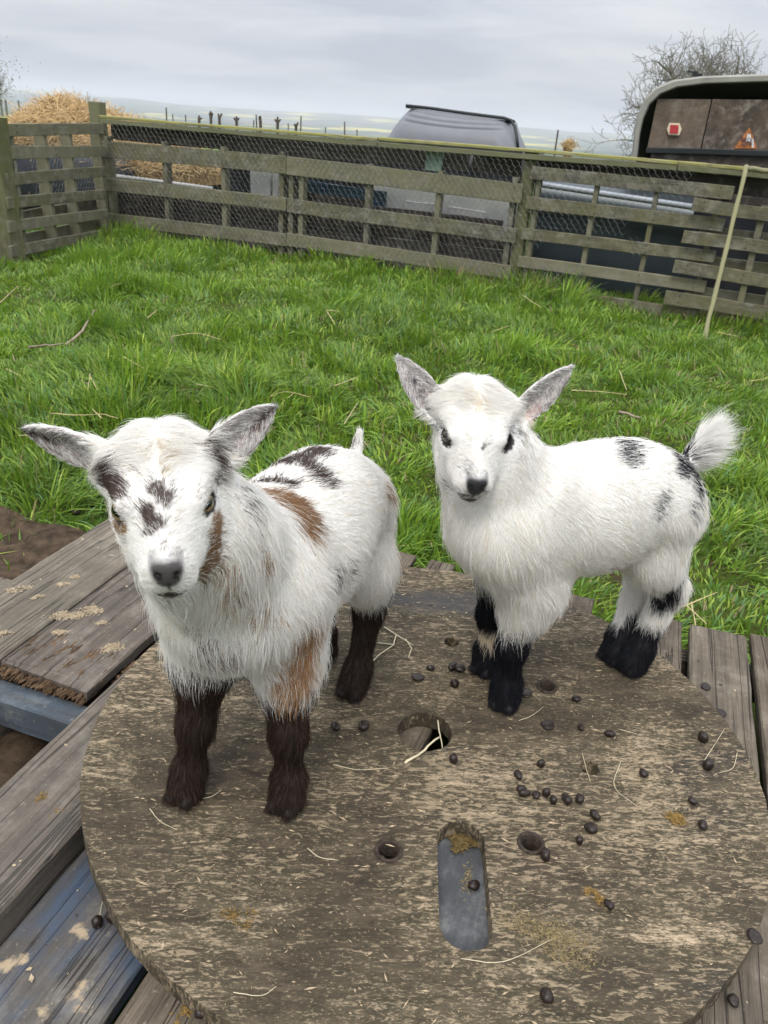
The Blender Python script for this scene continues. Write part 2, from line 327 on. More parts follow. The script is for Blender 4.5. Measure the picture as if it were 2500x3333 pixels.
# ------------------------------------------------------------------ grass (one mass of blades)
wall_P = np.array([-2.537, 7.029]); wall_Q = np.array([0.796, 5.882]); WDIR = nrm(np.append(wall_Q - wall_P, 0)); WNRM = np.array([WDIR[1], -WDIR[0], 0])   # towards the camera
def wall_dist(x, y): return (x - wall_P[0]) * WNRM[0] + (y - wall_P[1]) * WNRM[1]     # metres in front of the pallet wall
def grass_mesh():
    g = np.random.default_rng(5); n0 = 520000
    y = 0.9 + 6.6 * g.random(n0); x = (g.random(n0) * 2 - 1) * 4.6
    keep = np.abs(x + 0.04 * y) < 0.56 * y + 0.45
    # thinner with distance
    keep &= g.random(n0) < np.clip(2.4 / y, 0.42, 1.0)
    s = x * UD[0] + y * UD[1]; tt = x * VD[0] + y * VD[1]
    on_deck = (s < 1.425 + 0.012 * np.sin(tt * 60)) & (tt > -1.075) & (tt < 0.95)
    on_deck |= (s < 1.06) & (tt > -1.6) & (tt < 0.95)
    wd = wall_dist(x, y)
    keep &= ~on_deck & (wd > -0.45)
    bare = vnoise(x * 1.1 + 4, y * 1.1, 8) * 0.6 + vnoise(x * 3.1, y * 3.1 + 2, 9) * 0.4
    nearleft = np.exp(-(((x + 0.80) / 0.26) ** 2 + ((y - 1.62) / 0.20) ** 2)) * 0.72 + np.exp(-(((x + 2.1) / 0.45) ** 2 + ((y - 4.3) / 0.22) ** 2)) * 0.7 + np.exp(-(((x - 1.33) / 0.16) ** 2 + ((y - 4.95) / 0.16) ** 2)) * 0.9 + np.exp(-(((x - 0.34) / 0.14) ** 2 + ((y - 1.56) / 0.07) ** 2)) * 0.75
    keep &= g.random(n0) > np.clip(nearleft + np.clip(0.27 - bare, 0, 1) * 3.0, 0, 0.985)
    x, y, wd, bare = x[keep], y[keep], wd[keep], bare[keep]; n = len(x)
    # tufts: each blade belongs to the nearest tuft centre on a jittered lattice
    cs = 0.135; best = np.full(n, 9.0); bx = np.zeros(n); by = np.zeros(n); bid = np.zeros(n)
    xi, yi = np.floor(x / cs), np.floor(y / cs)
    for dx in (-1, 0, 1):
        for dy in (-1, 0, 1):
            cx = (xi + dx + hash2(xi + dx, yi + dy, 1)) * cs; cyy = (yi + dy + hash2(xi + dx, yi + dy, 2)) * cs
            d = np.hypot(x - cx, y - cyy); m = d < best
            best[m] = d[m]; bx[m] = cx[m]; by[m] = cyy[m]; bid[m] = hash2(xi + dx, yi + dy, 3)[m]
    rad = np.stack([x - bx, y - by], 1) / cs
    la = bid * 2 * np.pi; lean = rad * 0.85 + np.stack([np.cos(la), np.sin(la)], 1) * 0.75 + g.normal(0, 0.42, (n, 2))
    big = vnoise(x * 0.9, y * 0.9, 11); tuft = vnoise(x * 3.3, y * 3.3, 12)
    edge = np.clip(1 - np.abs(wd - 0.06) / 0.45, 0, 1)
    L = (0.027 + 0.074 * np.clip(tuft * 1.5 - 0.25, 0, 1) + 0.030 * big) * (0.5 + 0.85 * g.random(n)) * (0.70 + 0.6 * bid) + 0.10 * edge * g.random(n) * (0.4 + tuft)
    L *= np.clip(0.45 + 1.6 * (bare - 0.2), 0.55, 1.15)
    wdt = (0.0016 + 0.0016 * g.random(n)) * (1 + 0.12 * y)
    base = np.stack([x, y, ground_z(x, y) - 0.006], 1); ld = np.stack([lean[:, 0], lean[:, 1], np.zeros(n)], 1)
    bend = 0.45 + 1.1 * g.random(n); bend[g.random(n) < 0.25] += 0.8
    ts = np.array([0, 0.36, 0.72, 1.0]); up_ = np.array([0, 0, 1.0])
    sp = np.stack([-lean[:, 1], lean[:, 0], np.zeros(n)], 1); sp /= np.maximum(np.linalg.norm(sp, axis=1, keepdims=True), 1e-6)
    tw = g.normal(0, 0.6, n); ldn = ld / np.maximum(np.linalg.norm(ld, axis=1, keepdims=True), 1e-6); sp = sp * np.cos(tw)[:, None] + ldn * np.sin(tw)[:, None]
    Vb = np.zeros((n, 7, 3))
    for k, tk in enumerate(ts):
        h = tk - 0.30 * bend * tk * tk * np.minimum(np.linalg.norm(lean, axis=1), 1.3)
        p = base + L[:, None] * (up_[None] * h[:, None] + ld * (0.55 * tk + 0.5 * bend * tk * tk)[:, None] * 0.62)
        w = wdt * (1 - 0.25 * tk - 0.15 * (k == 0)) 
        if k < 3: Vb[:, 2 * k] = p - sp * w[:, None] * (1 - 0.3 * tk); Vb[:, 2 * k + 1] = p + sp * w[:, None] * (1 - 0.3 * tk)
        else: Vb[:, 6] = p
    o = np.arange(n)[:, None] * 7
    Qb = np.concatenate([o + np.array([0, 1, 3, 2]), o + np.array([2, 3, 5, 4])]); Tb = o + np.array([4, 5, 6])
    gd = np.array([0.080, 0.155, 0.016]); gb = np.array([0.215, 0.345, 0.040]); gy_ = np.array([0.27, 0.36, 0.045]); gc = np.array([0.10, 0.215, 0.060])
    mixv = np.clip(0.55 * vnoise(x * 2.3, y * 2.3, 14) + 0.45 * bid + g.normal(0, 0.16, n), 0, 1)[:, None]
    C = gd * (1 - mixv) + gb * mixv
    m = (g.random(n) < 0.18 * (0.4 + vnoise(x * 1.3, y * 1.3, 15)))[:, None]; C = np.where(m, gy_, C)
    m = (g.random(n) < 0.12)[:, None]; C = np.where(m, gc, C)
    dryp = 0.018 + 0.40 * edge ** 3 * np.clip(vnoise(x * 2.1 + 1, y * 2.1, 16) * 2.2 - 0.9, 0, 1) + 0.10 * np.clip(0.35 - bare, 0, 1) * 3
    m = (g.random(n) < dryp)[:, None]; C = np.where(m, np.array([0.34, 0.27, 0.15]) * (0.6 + 0.6 * g.random((n, 1))), C)
    C = C * (0.75 + 0.5 * g.random((n, 1))) * (0.70 + 0.55 * np.clip(vnoise(x * 5.0, y * 5.0, 18)[:, None] * 0.5 + bid[:, None] * 0.5, 0, 1))* 1.08
    C7 = np.repeat(C, 7, 0)
    return Vb.reshape(-1, 3), Qb, Tb, C7
GV, GQ, GT, GC = grass_mesh()
print('grass blades', len(GT))
gme = mesh_np("grass", GV, GQ, GT, True)
gme.attributes.new('bcol', 'FLOAT_COLOR', 'POINT').data.foreach_set('color', np.hstack([GC, np.ones((len(GC), 1))]).astype(np.float32).ravel())
grass_mat, t, b = mat_new("grass_blade"); g = NG(t); at = g.n('ShaderNodeAttribute', attribute_name='bcol').outputs['Color']
t.links.new(at, b.inputs['Base Color']); b.inputs['Roughness'].default_value = 0.48; b.inputs['Specular IOR Level'].default_value = 0.42
tr = g.n('ShaderNodeBsdfTranslucent', {'Color': g.mix(0.5, at, (0.16, 0.28, 0.02))}).outputs[0]
mx = g.n('ShaderNodeMixShader', {0: 0.30, 1: b.outputs[0], 2: tr}); t.links.new(mx.outputs[0], [n for n in t.nodes if n.type == 'OUTPUT_MATERIAL'][0].inputs[0])
go = obj("grass", gme, grass_mat); stuff(go); go['label'] = 'lush green lawn grass between the deck and the pallet fence'; go['category'] = 'grass'
# ------------------------------------------------------------------ pallet deck under the reel
dk = thing("pallet_deck", "low weathered plank deck of old pallets under the round reel top", "deck", deck(0.7, -0.2, GZ))
UD3 = np.append(UD, 0); VD3 = np.append(VD, 0); ZU = np.array([0, 0, 1.0])
ZT = -0.0285; TH = 0.022
def deck_plank(t0, t1, s0, s1, z=ZT, th=TH, mat=deck_mat, ragged=(0.004, 0.012), wob=0.0016, seg=26, tilt=0.0):
    tm = (t0 + t1) / 2
    return plank("plank", deck(s0, tm, z - th / 2), deck(s1, tm, z - th / 2 + tilt), ZU, t1 - t0, th, mat, dk, seg=seg, wob=wob, bev=0.003, ragged=ragged)
# left pallet: two broad planks, the second one rotten at its near end
deck_plank(-1.062, -0.903, 0.60, 1.412, seg=30)
rot = deck_plank(-0.897, -0.722, 0.815, 1.414, mat=purple_deck, ragged=(0.045, 0.01))
deck_plank(-1.55, -1.085, 0.93, 1.05, z=ZT - 0.055)                       # short board lying beside
deck_plank(-0.700, -0.562, 0.10, 1.30, th=0.050, mat=purple_deck)
deck_plank(-0.556, -0.395, 0.05, 1.30, z=ZT - 0.036, mat=blue_deck)
deck_plank(-0.366, -0.196, 0.05, 0.98, mat=deck_mat)
deck_plank(-0.158, 0.030, 0.05, 0.98, mat=slot_deck)
deck_plank(0.050, 0.166, 0.05, 1.404, mat=deck_mat, ragged=(0.004, 0.022))
deck_plank(0.181, 0.283, 0.05, 1.402, mat=deck_mat, ragged=(0.004, 0.016))
deck_plank(0.290, 0.450, 0.05, 1.416, mat=deck_mat, ragged=(0.004, 0.026))
deck_plank(0.470, 0.640, 0.05, 1.410, mat=deck_mat)
deck_plank(0.660, 0.830, 0.05, 1.405, mat=deck_mat)
for t0, t1, e in ((-0.455, -0.385, 1.420), (-0.352, -0.298, 1.412), (-0.262, -0.205, 1.405), (-0.180, -0.110, 1.398), (-0.060, -0.004, 1.415), (-0.53, -0.47, 1.40)):   # stub ends at the far edge
    deck_plank(t0, t1, 1.02, e, mat=deck_mat, ragged=(0.002, 0.020), seg=14)
# bearers
for s0, z0, m in ((0.752, ZT - 0.054, stringer_blue), (1.375, ZT - 0.075, deck_mat), (0.30, ZT - 0.090, deck_mat)):
    plank("bearer", deck(s0, -1.60 if s0 == 0.752 else -1.05, z0), deck(s0, -0.705 if s0 == 0.752 else 0.85, z0), ZU, 0.045, 0.056, m, dk, seg=24, wob=0.0015)
plank("bearer", deck(0.60, -1.25, GZ + 0.055), deck(0.60, -0.71, GZ + 0.055), ZU, 0.04, 0.03, stringer_blue, dk, seg=12)
plank("bearer", deck(0.90, -0.55, ZT - 0.098), deck(0.90, 0.85, ZT - 0.098), ZU, 0.06, 0.076, deck_mat, dk, seg=12)
for s0, t0 in ((0.752, -0.93), (1.37, -1.0), (1.37, -0.45), (1.37, 0.1), (1.37, 0.7), (0.90, 0.1), (0.90, 0.7), (0.30, -0.6), (0.30, 0.0), (0.30, 0.7), (0.9, -0.45)):
    plank("block", deck(s0 - 0.045, t0, (GZ + ZT - 0.10) / 2 + 0.012), deck(s0 + 0.045, t0, (GZ + ZT - 0.10) / 2 + 0.012), ZU, 0.10, abs(GZ - ZT + 0.10) + 0.05, deck_mat, dk, seg=3)
# rotten fibres at the broken end of the second plank
splinter_mat = simple("rotten_wood", (0.125, 0.082, 0.050), 0.95, spec=0.1, var=0.65, vscale=60, bump=0.6)
mb = MB(); gr = np.random.default_rng(3)
for k in range(1500):
    tt = -0.896 + 0.173 * gr.random(); reach = 0.045 + 0.075 * abs(math.sin(tt * 37 + 1.0)) * abs(math.sin(tt * 83)); f_ = gr.random(); ss = 0.762 + reach * f_; L = 0.010 + 0.034 * gr.random() ** 2
    z0 = ZT - TH * np.clip(1.02 - f_, 0.04, 1) * (0.35 + 0.6 * gr.random()) + 0.001
    a = deck(ss, tt, z0); dvec = UD3 * L + VD3 * gr.normal(0, 0.003) + ZU * gr.normal(0.0, 0.0016); w = 0.0006 + 0.0022 * gr.random() ** 2
    mb.tube([a, a + dvec * 0.5 + ZU * 0.0005, a + dvec], [w * 0.4, w, w * 0.3], 4)
stuff(mb.build("splinters", splinter_mat, dk))
# soil seen between the bearers
soil = MB(); n = 26; ss, ts = np.meshgrid(np.linspace(0.2, 1.38, n), np.linspace(-1.6, -0.55, n), indexing='ij')
zz = GZ + 0.004 + 0.05 * vnoise(ss * 14, ts * 14, 3) + 0.025 * vnoise(ss * 40, ts * 40, 4)
Vs = np.stack([UD[0] * ss + VD[0] * ts, UD[1] * ss + VD[1] * ts, zz], -1).reshape(-1, 3)
i = np.arange(n - 1)[:, None] * n + np.arange(n - 1)[None]; Qs = np.stack([i, i + 1, i + n + 1, i + n], -1).reshape(-1, 4)
so = obj("soil", mesh_np("soil", Vs, Qs, None, True), soil_mat); structure(so)

# ------------------------------------------------------------------ cable-reel top (round plywood board)
RC = np.array([0.084, 0.898]); RR = 0.478; RT = 0.026
reel_mat, t, b = mat_new("weathered_plywood"); g = NG(t); c = g.n('ShaderNodeMapping', {0: g.n('ShaderNodeTexCoord').outputs['Object'], 'Rotation': (0, 0, math.radians(-2))}).outputs[0]
def MP(sc): return g.n('ShaderNodeMapping', {0: c, 'Scale': sc}).outputs[0]
fl = g.noise(MP((52, 180, 40)), 1.0, 5, 0.66, 0.8); fl3 = g.noise(MP((170, 400, 90)), 1.0, 3, 0.65, 0.5)                      # short pale fibres along x
fl2 = g.noise(MP((16, 70, 20)), 1.0, 9, 0.80, 0.8)
big = g.noise(MP((5, 8, 5)), 1.0, 6, 0.65, 0.4); big2 = g.noise(MP((2.2, 3.0, 2)), 1.0, 4, 0.6)
base = g.ramp(g.noise(MP((13, 48, 9)), 1.0, 8, 0.72, 0.4), [(0.30, (0.020, 0.015, 0.010)), (0.5, (0.056, 0.043, 0.028)), (0.70, (0.125, 0.098, 0.065))])
base = g.mix(g.ramp(big, [(0.35, 0.0), (0.7, 0.55)]), base, (0.088, 0.078, 0.042))           # olive algae
base = g.mix(g.ramp(g.noise(MP((3.5, 7, 3)), 1.0, 4, 0.6), [(0.58, 0.0), (0.72, 0.7)]), base, (0.028, 0.026, 0.024))
pale = g.ramp(g.math('ADD', fl, g.math('MULTIPLY', g.math('SUBTRACT', big2, 0.5), 0.50)), [(0.555, 0.0), (0.615, 1.0)])
pale3 = g.ramp(g.math('ADD', fl3, g.math('MULTIPLY', g.math('SUBTRACT', big, 0.5), 0.40)), [(0.575, 0.0), (0.63, 1.0)])
pale2 = g.ramp(g.math('ADD', fl2, g.math('MULTIPLY', g.math('SUBTRACT', big, 0.5), 0.60)), [(0.56, 0.0), (0.66, 1.0)])
grainy = g.ramp(fl3, [(0.40, 0.25), (0.56, 1.0)])
col = g.mix(g.math('MULTIPLY', pale3, 0.56), base, (0.30, 0.235, 0.155)); col = g.mix(g.math('MULTIPLY', pale, 0.60), col, (0.365, 0.285, 0.185)); col = g.mix(g.math('MULTIPLY', g.math('MULTIPLY', pale2, grainy), 0.70), col, (0.50, 0.39, 0.26))
col = g.mix(g.math('MULTIPLY', g.ramp(fl3, [(0.32, 1.0), (0.42, 0.0)]), 0.55), col, (0.020, 0.016, 0.011))
wet = g.n('ShaderNodeMapping', {0: c, 'Location': (-0.20, -0.30, 0), 'Scale': (1, 1, 1)}).outputs[0]
wd_ = g.n('ShaderNodeVectorMath', {0: g.n('ShaderNodeVectorMath', {0: g.n('ShaderNodeVectorMath', {0: c, 1: (0.10, 0.355, 0.0)}, operation='SUBTRACT').outputs[0], 1: (1 / 0.25, 1 / 0.05, 1.0)}, operation='MULTIPLY').outputs[0]}, operation='LENGTH').outputs['Value']
wetm = g.ramp(g.math('ADD', wd_, g.math('MULTIPLY', g.math('SUBTRACT', fl2, 0.5), 1.6)), [(0.45, 0.75), (1.15, 0.0)])
col = g.mix(wetm, col, (0.034, 0.033, 0.034))                                              # damp dark stain
t.links.new(col, b.inputs['Base Color']); t.links.new(g.ramp(wetm, [(0.0, 0.88), (1.0, 0.42)]), b.inputs['Roughness']); b.inputs['Specular IOR Level'].default_value = 0.3
t.links.new(g.bump(g.math('ADD', g.math('MULTIPLY', fl, 0.5), g.math('MULTIPLY', fl2, 0.8)), 0.75, 0.0035), b.inputs['Normal'])
def prism(name, pts, z0, z1):
    n = len(pts); bm = bmesh.new()
    lo = [bm.verts.new((p[0], p[1], z0)) for p in pts]; hi = [bm.verts.new((p[0], p[1], z1)) for p in pts]
    bm.faces.new(lo[::-1]); bm.faces.new(hi)
    for k in range(n): bm.faces.new((lo[k], lo[(k + 1) % n], hi[(k + 1) % n], hi[k]))
    bmesh.ops.recalc_face_normals(bm, faces=bm.faces[:]); me = bpy.data.meshes.new(name); bm.to_mesh(me); bm.free(); return me
def ring_pts(cx, cy, r, n, jit=0.0, seed=1, rx=1.0):
    q = np.random.default_rng(seed); ph = q.random(4) * 6
    a = np.arange(n) / n * 2 * np.pi; rr = r * (1 + jit * (0.5 * np.sin(5 * a + ph[0]) + 0.4 * np.sin(11 * a + ph[1]) + 0.5 * np.sin(23 * a + ph[2])) + jit * 0.5 * q.normal(size=n))
    return np.stack([cx + rr * rx * np.cos(a), cy + rr * np.sin(a)], 1)
root = thing("cable_reel_top", "round weathered plywood reel top with bolt holes and oblong slot", "reel", (RC[0], RC[1], -RT))
disc = obj("board", prism("board", ring_pts(0, 0, RR, 260, 0.0016, 2), 0.0, RT), reel_mat, root, Matrix.Translation((RC[0], RC[1], -RT)))
def slot_pts(n=40):
    A = np.array(on_z((1500, 2735))[:2]) - RC; B = np.array(on_z((1518, 3015))[:2]) - RC; r = 0.0295
    d = nrm(B - A); nr = np.array([-d[1], d[0]]); P = []
    q = np.random.default_rng(4)
    for k in range(n): a = math.pi * k / (n - 1); P.append(A + r * (nr * math.cos(a) - d * math.sin(a)))
    for k in range(n): a = math.pi * k / (n - 1); P.append(B + r * (-nr * math.cos(a) + d * math.sin(a)))
    P = np.array(P)[::-1]
    return P + q.normal(0, 0.0006, P.shape)
BOLTS = [(1265, 2771), (1728, 2746), (1780, 2236)]; PLAIN = [(1470, 2090), (1920, 2500)]
cutters = [prism("c", ring_pts(0, 0, 0.0405, 72, 0.018, 5), -0.05, 0.08), prism("c", slot_pts(), -0.05, 0.08)]
for p in BOLTS: q = on_z(p)[:2] - RC; cutters.append(prism("c", ring_pts(q[0], q[1], 0.0155, 36, 0.01, 6), -0.05, 0.08))
for p in PLAIN: q = on_z(p)[:2] - RC; cutters.append(prism("c", ring_pts(q[0], q[1], 0.0135, 32, 0.05, 7), -0.05, 0.08))
def cut(o, meshes):
    tmp = []
    for me in meshes:
        k = bpy.data.objects.new("cutter", me); COL.objects.link(k); k.matrix_basis = MW[o.name]; tmp.append(k)
        m = o.modifiers.new("cut", 'BOOLEAN'); m.object = k; m.operation = 'DIFFERENCE'; m.solver = 'EXACT'
    dg = bpy.context.evaluated_depsgraph_get(); dg.update(); me = bpy.data.meshes.new_from_object(o.evaluated_get(dg))
    o.modifiers.clear(); o.data = me
    for k in tmp: bpy.data.objects.remove(k)
cut(disc, cutters)
disc.data.materials.clear(); disc.data.materials.append(reel_mat); disc.data.name = "board"
bv = disc.modifiers.new("edge", 'BEVEL'); bv.width = 0.0022; bv.segments = 2; bv.limit_method = 'ANGLE'
hole_shade = simple('hole_shade_black', (0.006, 0.005, 0.004), 0.95, spec=0.05)  # black discs put in for the shade down the holes
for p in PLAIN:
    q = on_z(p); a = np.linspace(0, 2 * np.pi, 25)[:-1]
    obj('shade_plug', mesh_np('shade_plug', np.vstack([[[q[0] + 0.0134 * math.cos(x), q[1] + 0.0134 * math.sin(x), -0.0225] for x in a], [[q[0], q[1], -0.0235]]]), None, [(k, (k + 1) % 24, 24) for k in range(24)]), hole_shade, root)
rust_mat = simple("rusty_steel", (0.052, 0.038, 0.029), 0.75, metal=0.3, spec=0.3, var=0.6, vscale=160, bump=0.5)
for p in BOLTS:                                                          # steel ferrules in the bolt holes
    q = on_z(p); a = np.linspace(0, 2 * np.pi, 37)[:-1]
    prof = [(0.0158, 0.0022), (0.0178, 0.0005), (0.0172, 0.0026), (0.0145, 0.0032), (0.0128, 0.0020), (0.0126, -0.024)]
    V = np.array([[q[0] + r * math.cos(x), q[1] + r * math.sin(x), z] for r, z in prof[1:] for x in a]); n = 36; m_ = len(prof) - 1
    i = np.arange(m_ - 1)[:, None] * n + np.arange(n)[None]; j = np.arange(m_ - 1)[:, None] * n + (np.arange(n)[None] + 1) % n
    obj("shade_plug", mesh_np("shade_plug", np.vstack([[[q[0] + 0.0126 * math.cos(x), q[1] + 0.0126 * math.sin(x), -0.0235] for x in a], [[q[0], q[1], -0.0245]]]), None, [(k, (k + 1) % 36, 36) for k in range(36)]), hole_shade, root)
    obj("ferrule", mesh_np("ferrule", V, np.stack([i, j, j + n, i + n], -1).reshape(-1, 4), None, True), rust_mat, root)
# ------------------------------------------------------------------ the two goat kids
def smin(a, b, k):
    h = np.maximum(k - np.abs(a - b), 0) / k
    return np.minimum(a, b) - h * h * k * 0.25
def d_cone(P, a, b, ra, rb):
    a = np.asarray(a, np.float32); ab = np.asarray(b, np.float32) - a
    t = np.clip(((P - a) @ ab) / max(float(ab @ ab), 1e-9), 0, 1)
    return np.linalg.norm(P - a - t[..., None] * ab, axis=-1) - (ra + (rb - ra) * t)
def d_ell(P, c, R, r):                       # R rows = axes, r = radii
    q = (P - np.asarray(c, np.float32)) @ np.asarray(R, np.float32).T / np.asarray(r, np.float32)
    l = np.linalg.norm(q, axis=-1)
    return (l - 1) * float(min(r)) * np.where(l > 1, 1.0, 1.0)
def d_ear(P, e):
    q = P - e['o'].astype(np.float32); u = q @ e['u'].astype(np.float32); v = q @ e['v'].astype(np.float32); w = q @ e['w'].astype(np.float32)
    s = np.clip(u / e['L'], 0, 1); b = e['b'] * np.clip(np.sin(np.pi * (0.17 + 0.83 * s)), 1e-4, 1) ** 0.75 + 0.0008
    vn = v / b; wc = e['cup'] * (vn * vn - 0.6) * (1 - 0.75 * s) - 0.010 * (s - 0.5) ** 2
    th = 0.0042 - 0.0012 * s
    return np.maximum(np.maximum(np.abs(w - wc) - th, (np.abs(v) - b) * 0.8), np.maximum(-u - 0.004, u - e['L']))
def surface_nets(D, org, h):
    """quads of the zero level of the grid D"""
    nx, ny, nz = D.shape; neg = D < 0
    c = np.zeros((nx - 1, ny - 1, nz - 1), np.uint8)
    for i in (0, 1):
        for j in (0, 1):
            for k in (0, 1): c += neg[i:nx - 1 + i, j:ny - 1 + j, k:nz - 1 + k]
    act = (c > 0) & (c < 8); idx = -np.ones(act.shape, np.int64); cells = np.argwhere(act); idx[act] = np.arange(len(cells))
    acc = np.zeros((len(cells), 3)); cnt = np.zeros(len(cells)); I, J, K = cells.T
    corners = [(i, j, k) for i in (0, 1) for j in (0, 1) for k in (0, 1)]
    for a in corners:
        for ax in range(3):
            if a[ax]: continue
            b = list(a); b[ax] = 1
            da = D[I + a[0], J + a[1], K + a[2]]; db = D[I + b[0], J + b[1], K + b[2]]
            m = (da < 0) != (db < 0)
            t = np.where(m, da / np.where(m, da - db, 1), 0)
            p = np.array(a, float)[None] + t[:, None] * np.eye(3)[ax][None]
            acc[m] += p[m]; cnt[m] += 1
    V = (cells + acc / cnt[:, None]) * h + org
    Q = []
    for ax in range(3):
        o1, o2 = [(1, 2), (2, 0), (0, 1)][ax]
        sl0 = [slice(1, n - 1) for n in D.shape]; sl1 = list(sl0); sl0[ax] = slice(0, D.shape[ax] - 1); sl1[ax] = slice(1, D.shape[ax])
        n0 = neg[tuple(sl0)]; n1 = neg[tuple(sl1)]; e = np.argwhere(n0 != n1); flip = n0[n0 != n1]
        off = np.array([1, 1, 1]); off[ax] = 0; e = e + off
        def cell(d1, d2):
            q = e.copy(); q[:, o1] -= d1; q[:, o2] -= d2; return idx[q[:, 0], q[:, 1], q[:, 2]]
        q = np.stack([cell(1, 1), cell(0, 1), cell(0, 0), cell(1, 0)], 1)
        q[~flip] = q[~flip][:, ::-1]; Q.append(q)
    return V, np.vstack(Q)

fur_mat, _t, _b = mat_new("fur"); _g = NG(_t)
_at = _g.n('ShaderNodeAttribute', attribute_name='hcol').outputs['Color']
_t.links.new(_at, _b.inputs['Base Color']); _b.inputs['Roughness'].default_value = 0.62; _b.inputs['Specular IOR Level'].default_value = 0.22
_tr = _g.n('ShaderNodeBsdfTranslucent', {'Color': _at}).outputs[0]
_mx = _g.n('ShaderNodeMixShader', {0: 0.30, 1: _b.outputs[0], 2: _tr}); _t.links.new(_mx.outputs[0], [n for n in _t.nodes if n.type == 'OUTPUT_MATERIAL'][0].inputs[0])
skin_mat, _t, _b = mat_new("skin"); _g = NG(_t)
_at = _g.n('ShaderNodeAttribute', attribute_name='skin').outputs['Color']
_nf = _g.noise(_g.coord(), 900, 3, 0.7)
_t.links.new(_g.mix(0.25, _at, _g.ramp(_nf, [(0.3, 0.3), (0.7, 0.9)]), 'MULTIPLY'), _b.inputs['Base Color']); _b.inputs['Roughness'].default_value = 0.55; _b.inputs['Specular IOR Level'].default_value = 0.35
_t.links.new(_g.bump(_nf, 0.25, 0.0006), _b.inputs['Normal'])
def eye_material(name, iris, pupil_h=0.24):
    m, t, b = mat_new(name); g = NG(t)
    sx = g.n('ShaderNodeSeparateXYZ', {0: g.n('ShaderNodeTexCoord').outputs['Object']}).outputs
    R = 0.0125
    rr = g.math('SQRT', g.math('ADD', g.math('POWER', g.math('DIVIDE', sx[0], R), 2), g.math('POWER', g.math('DIVIDE', sx[1], R), 2)))
    px = g.math('LESS_THAN', g.math('ABSOLUTE', g.math('DIVIDE', sx[0], R)), 0.5); py = g.math('LESS_THAN', g.math('ABSOLUTE', g.math('DIVIDE', sx[1], R)), pupil_h)
    c = g.ramp(rr, [(0.0, tuple(k * 0.7 for k in iris)), (0.70, iris), (0.84, tuple(k * 0.4 for k in iris)), (0.92, (0.012, 0.009, 0.008))])
    t.links.new(g.mix(g.math('MULTIPLY', px, py), c, (0.004, 0.004, 0.005)), b.inputs['Base Color'])
    b.inputs['Roughness'].default_value = 0.08; b.inputs['Specular IOR Level'].default_value = 0.6; b.inputs['Coat Weight'].default_value = 0.6; b.inputs['Coat Roughness'].default_value = 0.03
    return m
def uv_sphere(name, r, seg=20, rings=12, squash=(1, 1, 1)):
    bm = bmesh.new(); bmesh.ops.create_uvsphere(bm, u_segments=seg, v_segments=rings, radius=r)
    for v in bm.verts: v.co = Vector((v.co.x * squash[0], v.co.y * squash[1], v.co.z * squash[2]))
    me = bpy.data.meshes.new(name); bm.to_mesh(me); bm.free()
    for p in me.polygons: p.use_smooth = True
    return me

WHITE = np.array([0.88, 0.865, 0.83]); CREAM = np.array([0.80, 0.70, 0.55])
DBROWN = np.array([0.042, 0.026, 0.019]); TAN = np.array([0.32, 0.19, 0.10]); CHOC = np.array([0.078, 0.053, 0.043])
BLACK = np.array([0.012, 0.013, 0.018]); GREYF = np.array([0.30, 0.29, 0.29]); PINK = np.array([0.70, 0.42, 0.36])

def head_frame(E, facing, pitch, lat):
    lat = nrm(lat); f = np.array(facing, float); up = np.array([0, 0, 1.0])
    f = nrm(f - lat * (f @ lat)); u = np.cross(f, lat); u = u if u[2] > 0 else -u
    ex = f * math.cos(pitch) - u * math.sin(pitch); ez = f * math.sin(pitch) + u * math.cos(pitch)
    return np.array(E, float), np.stack([ex, lat, ez])

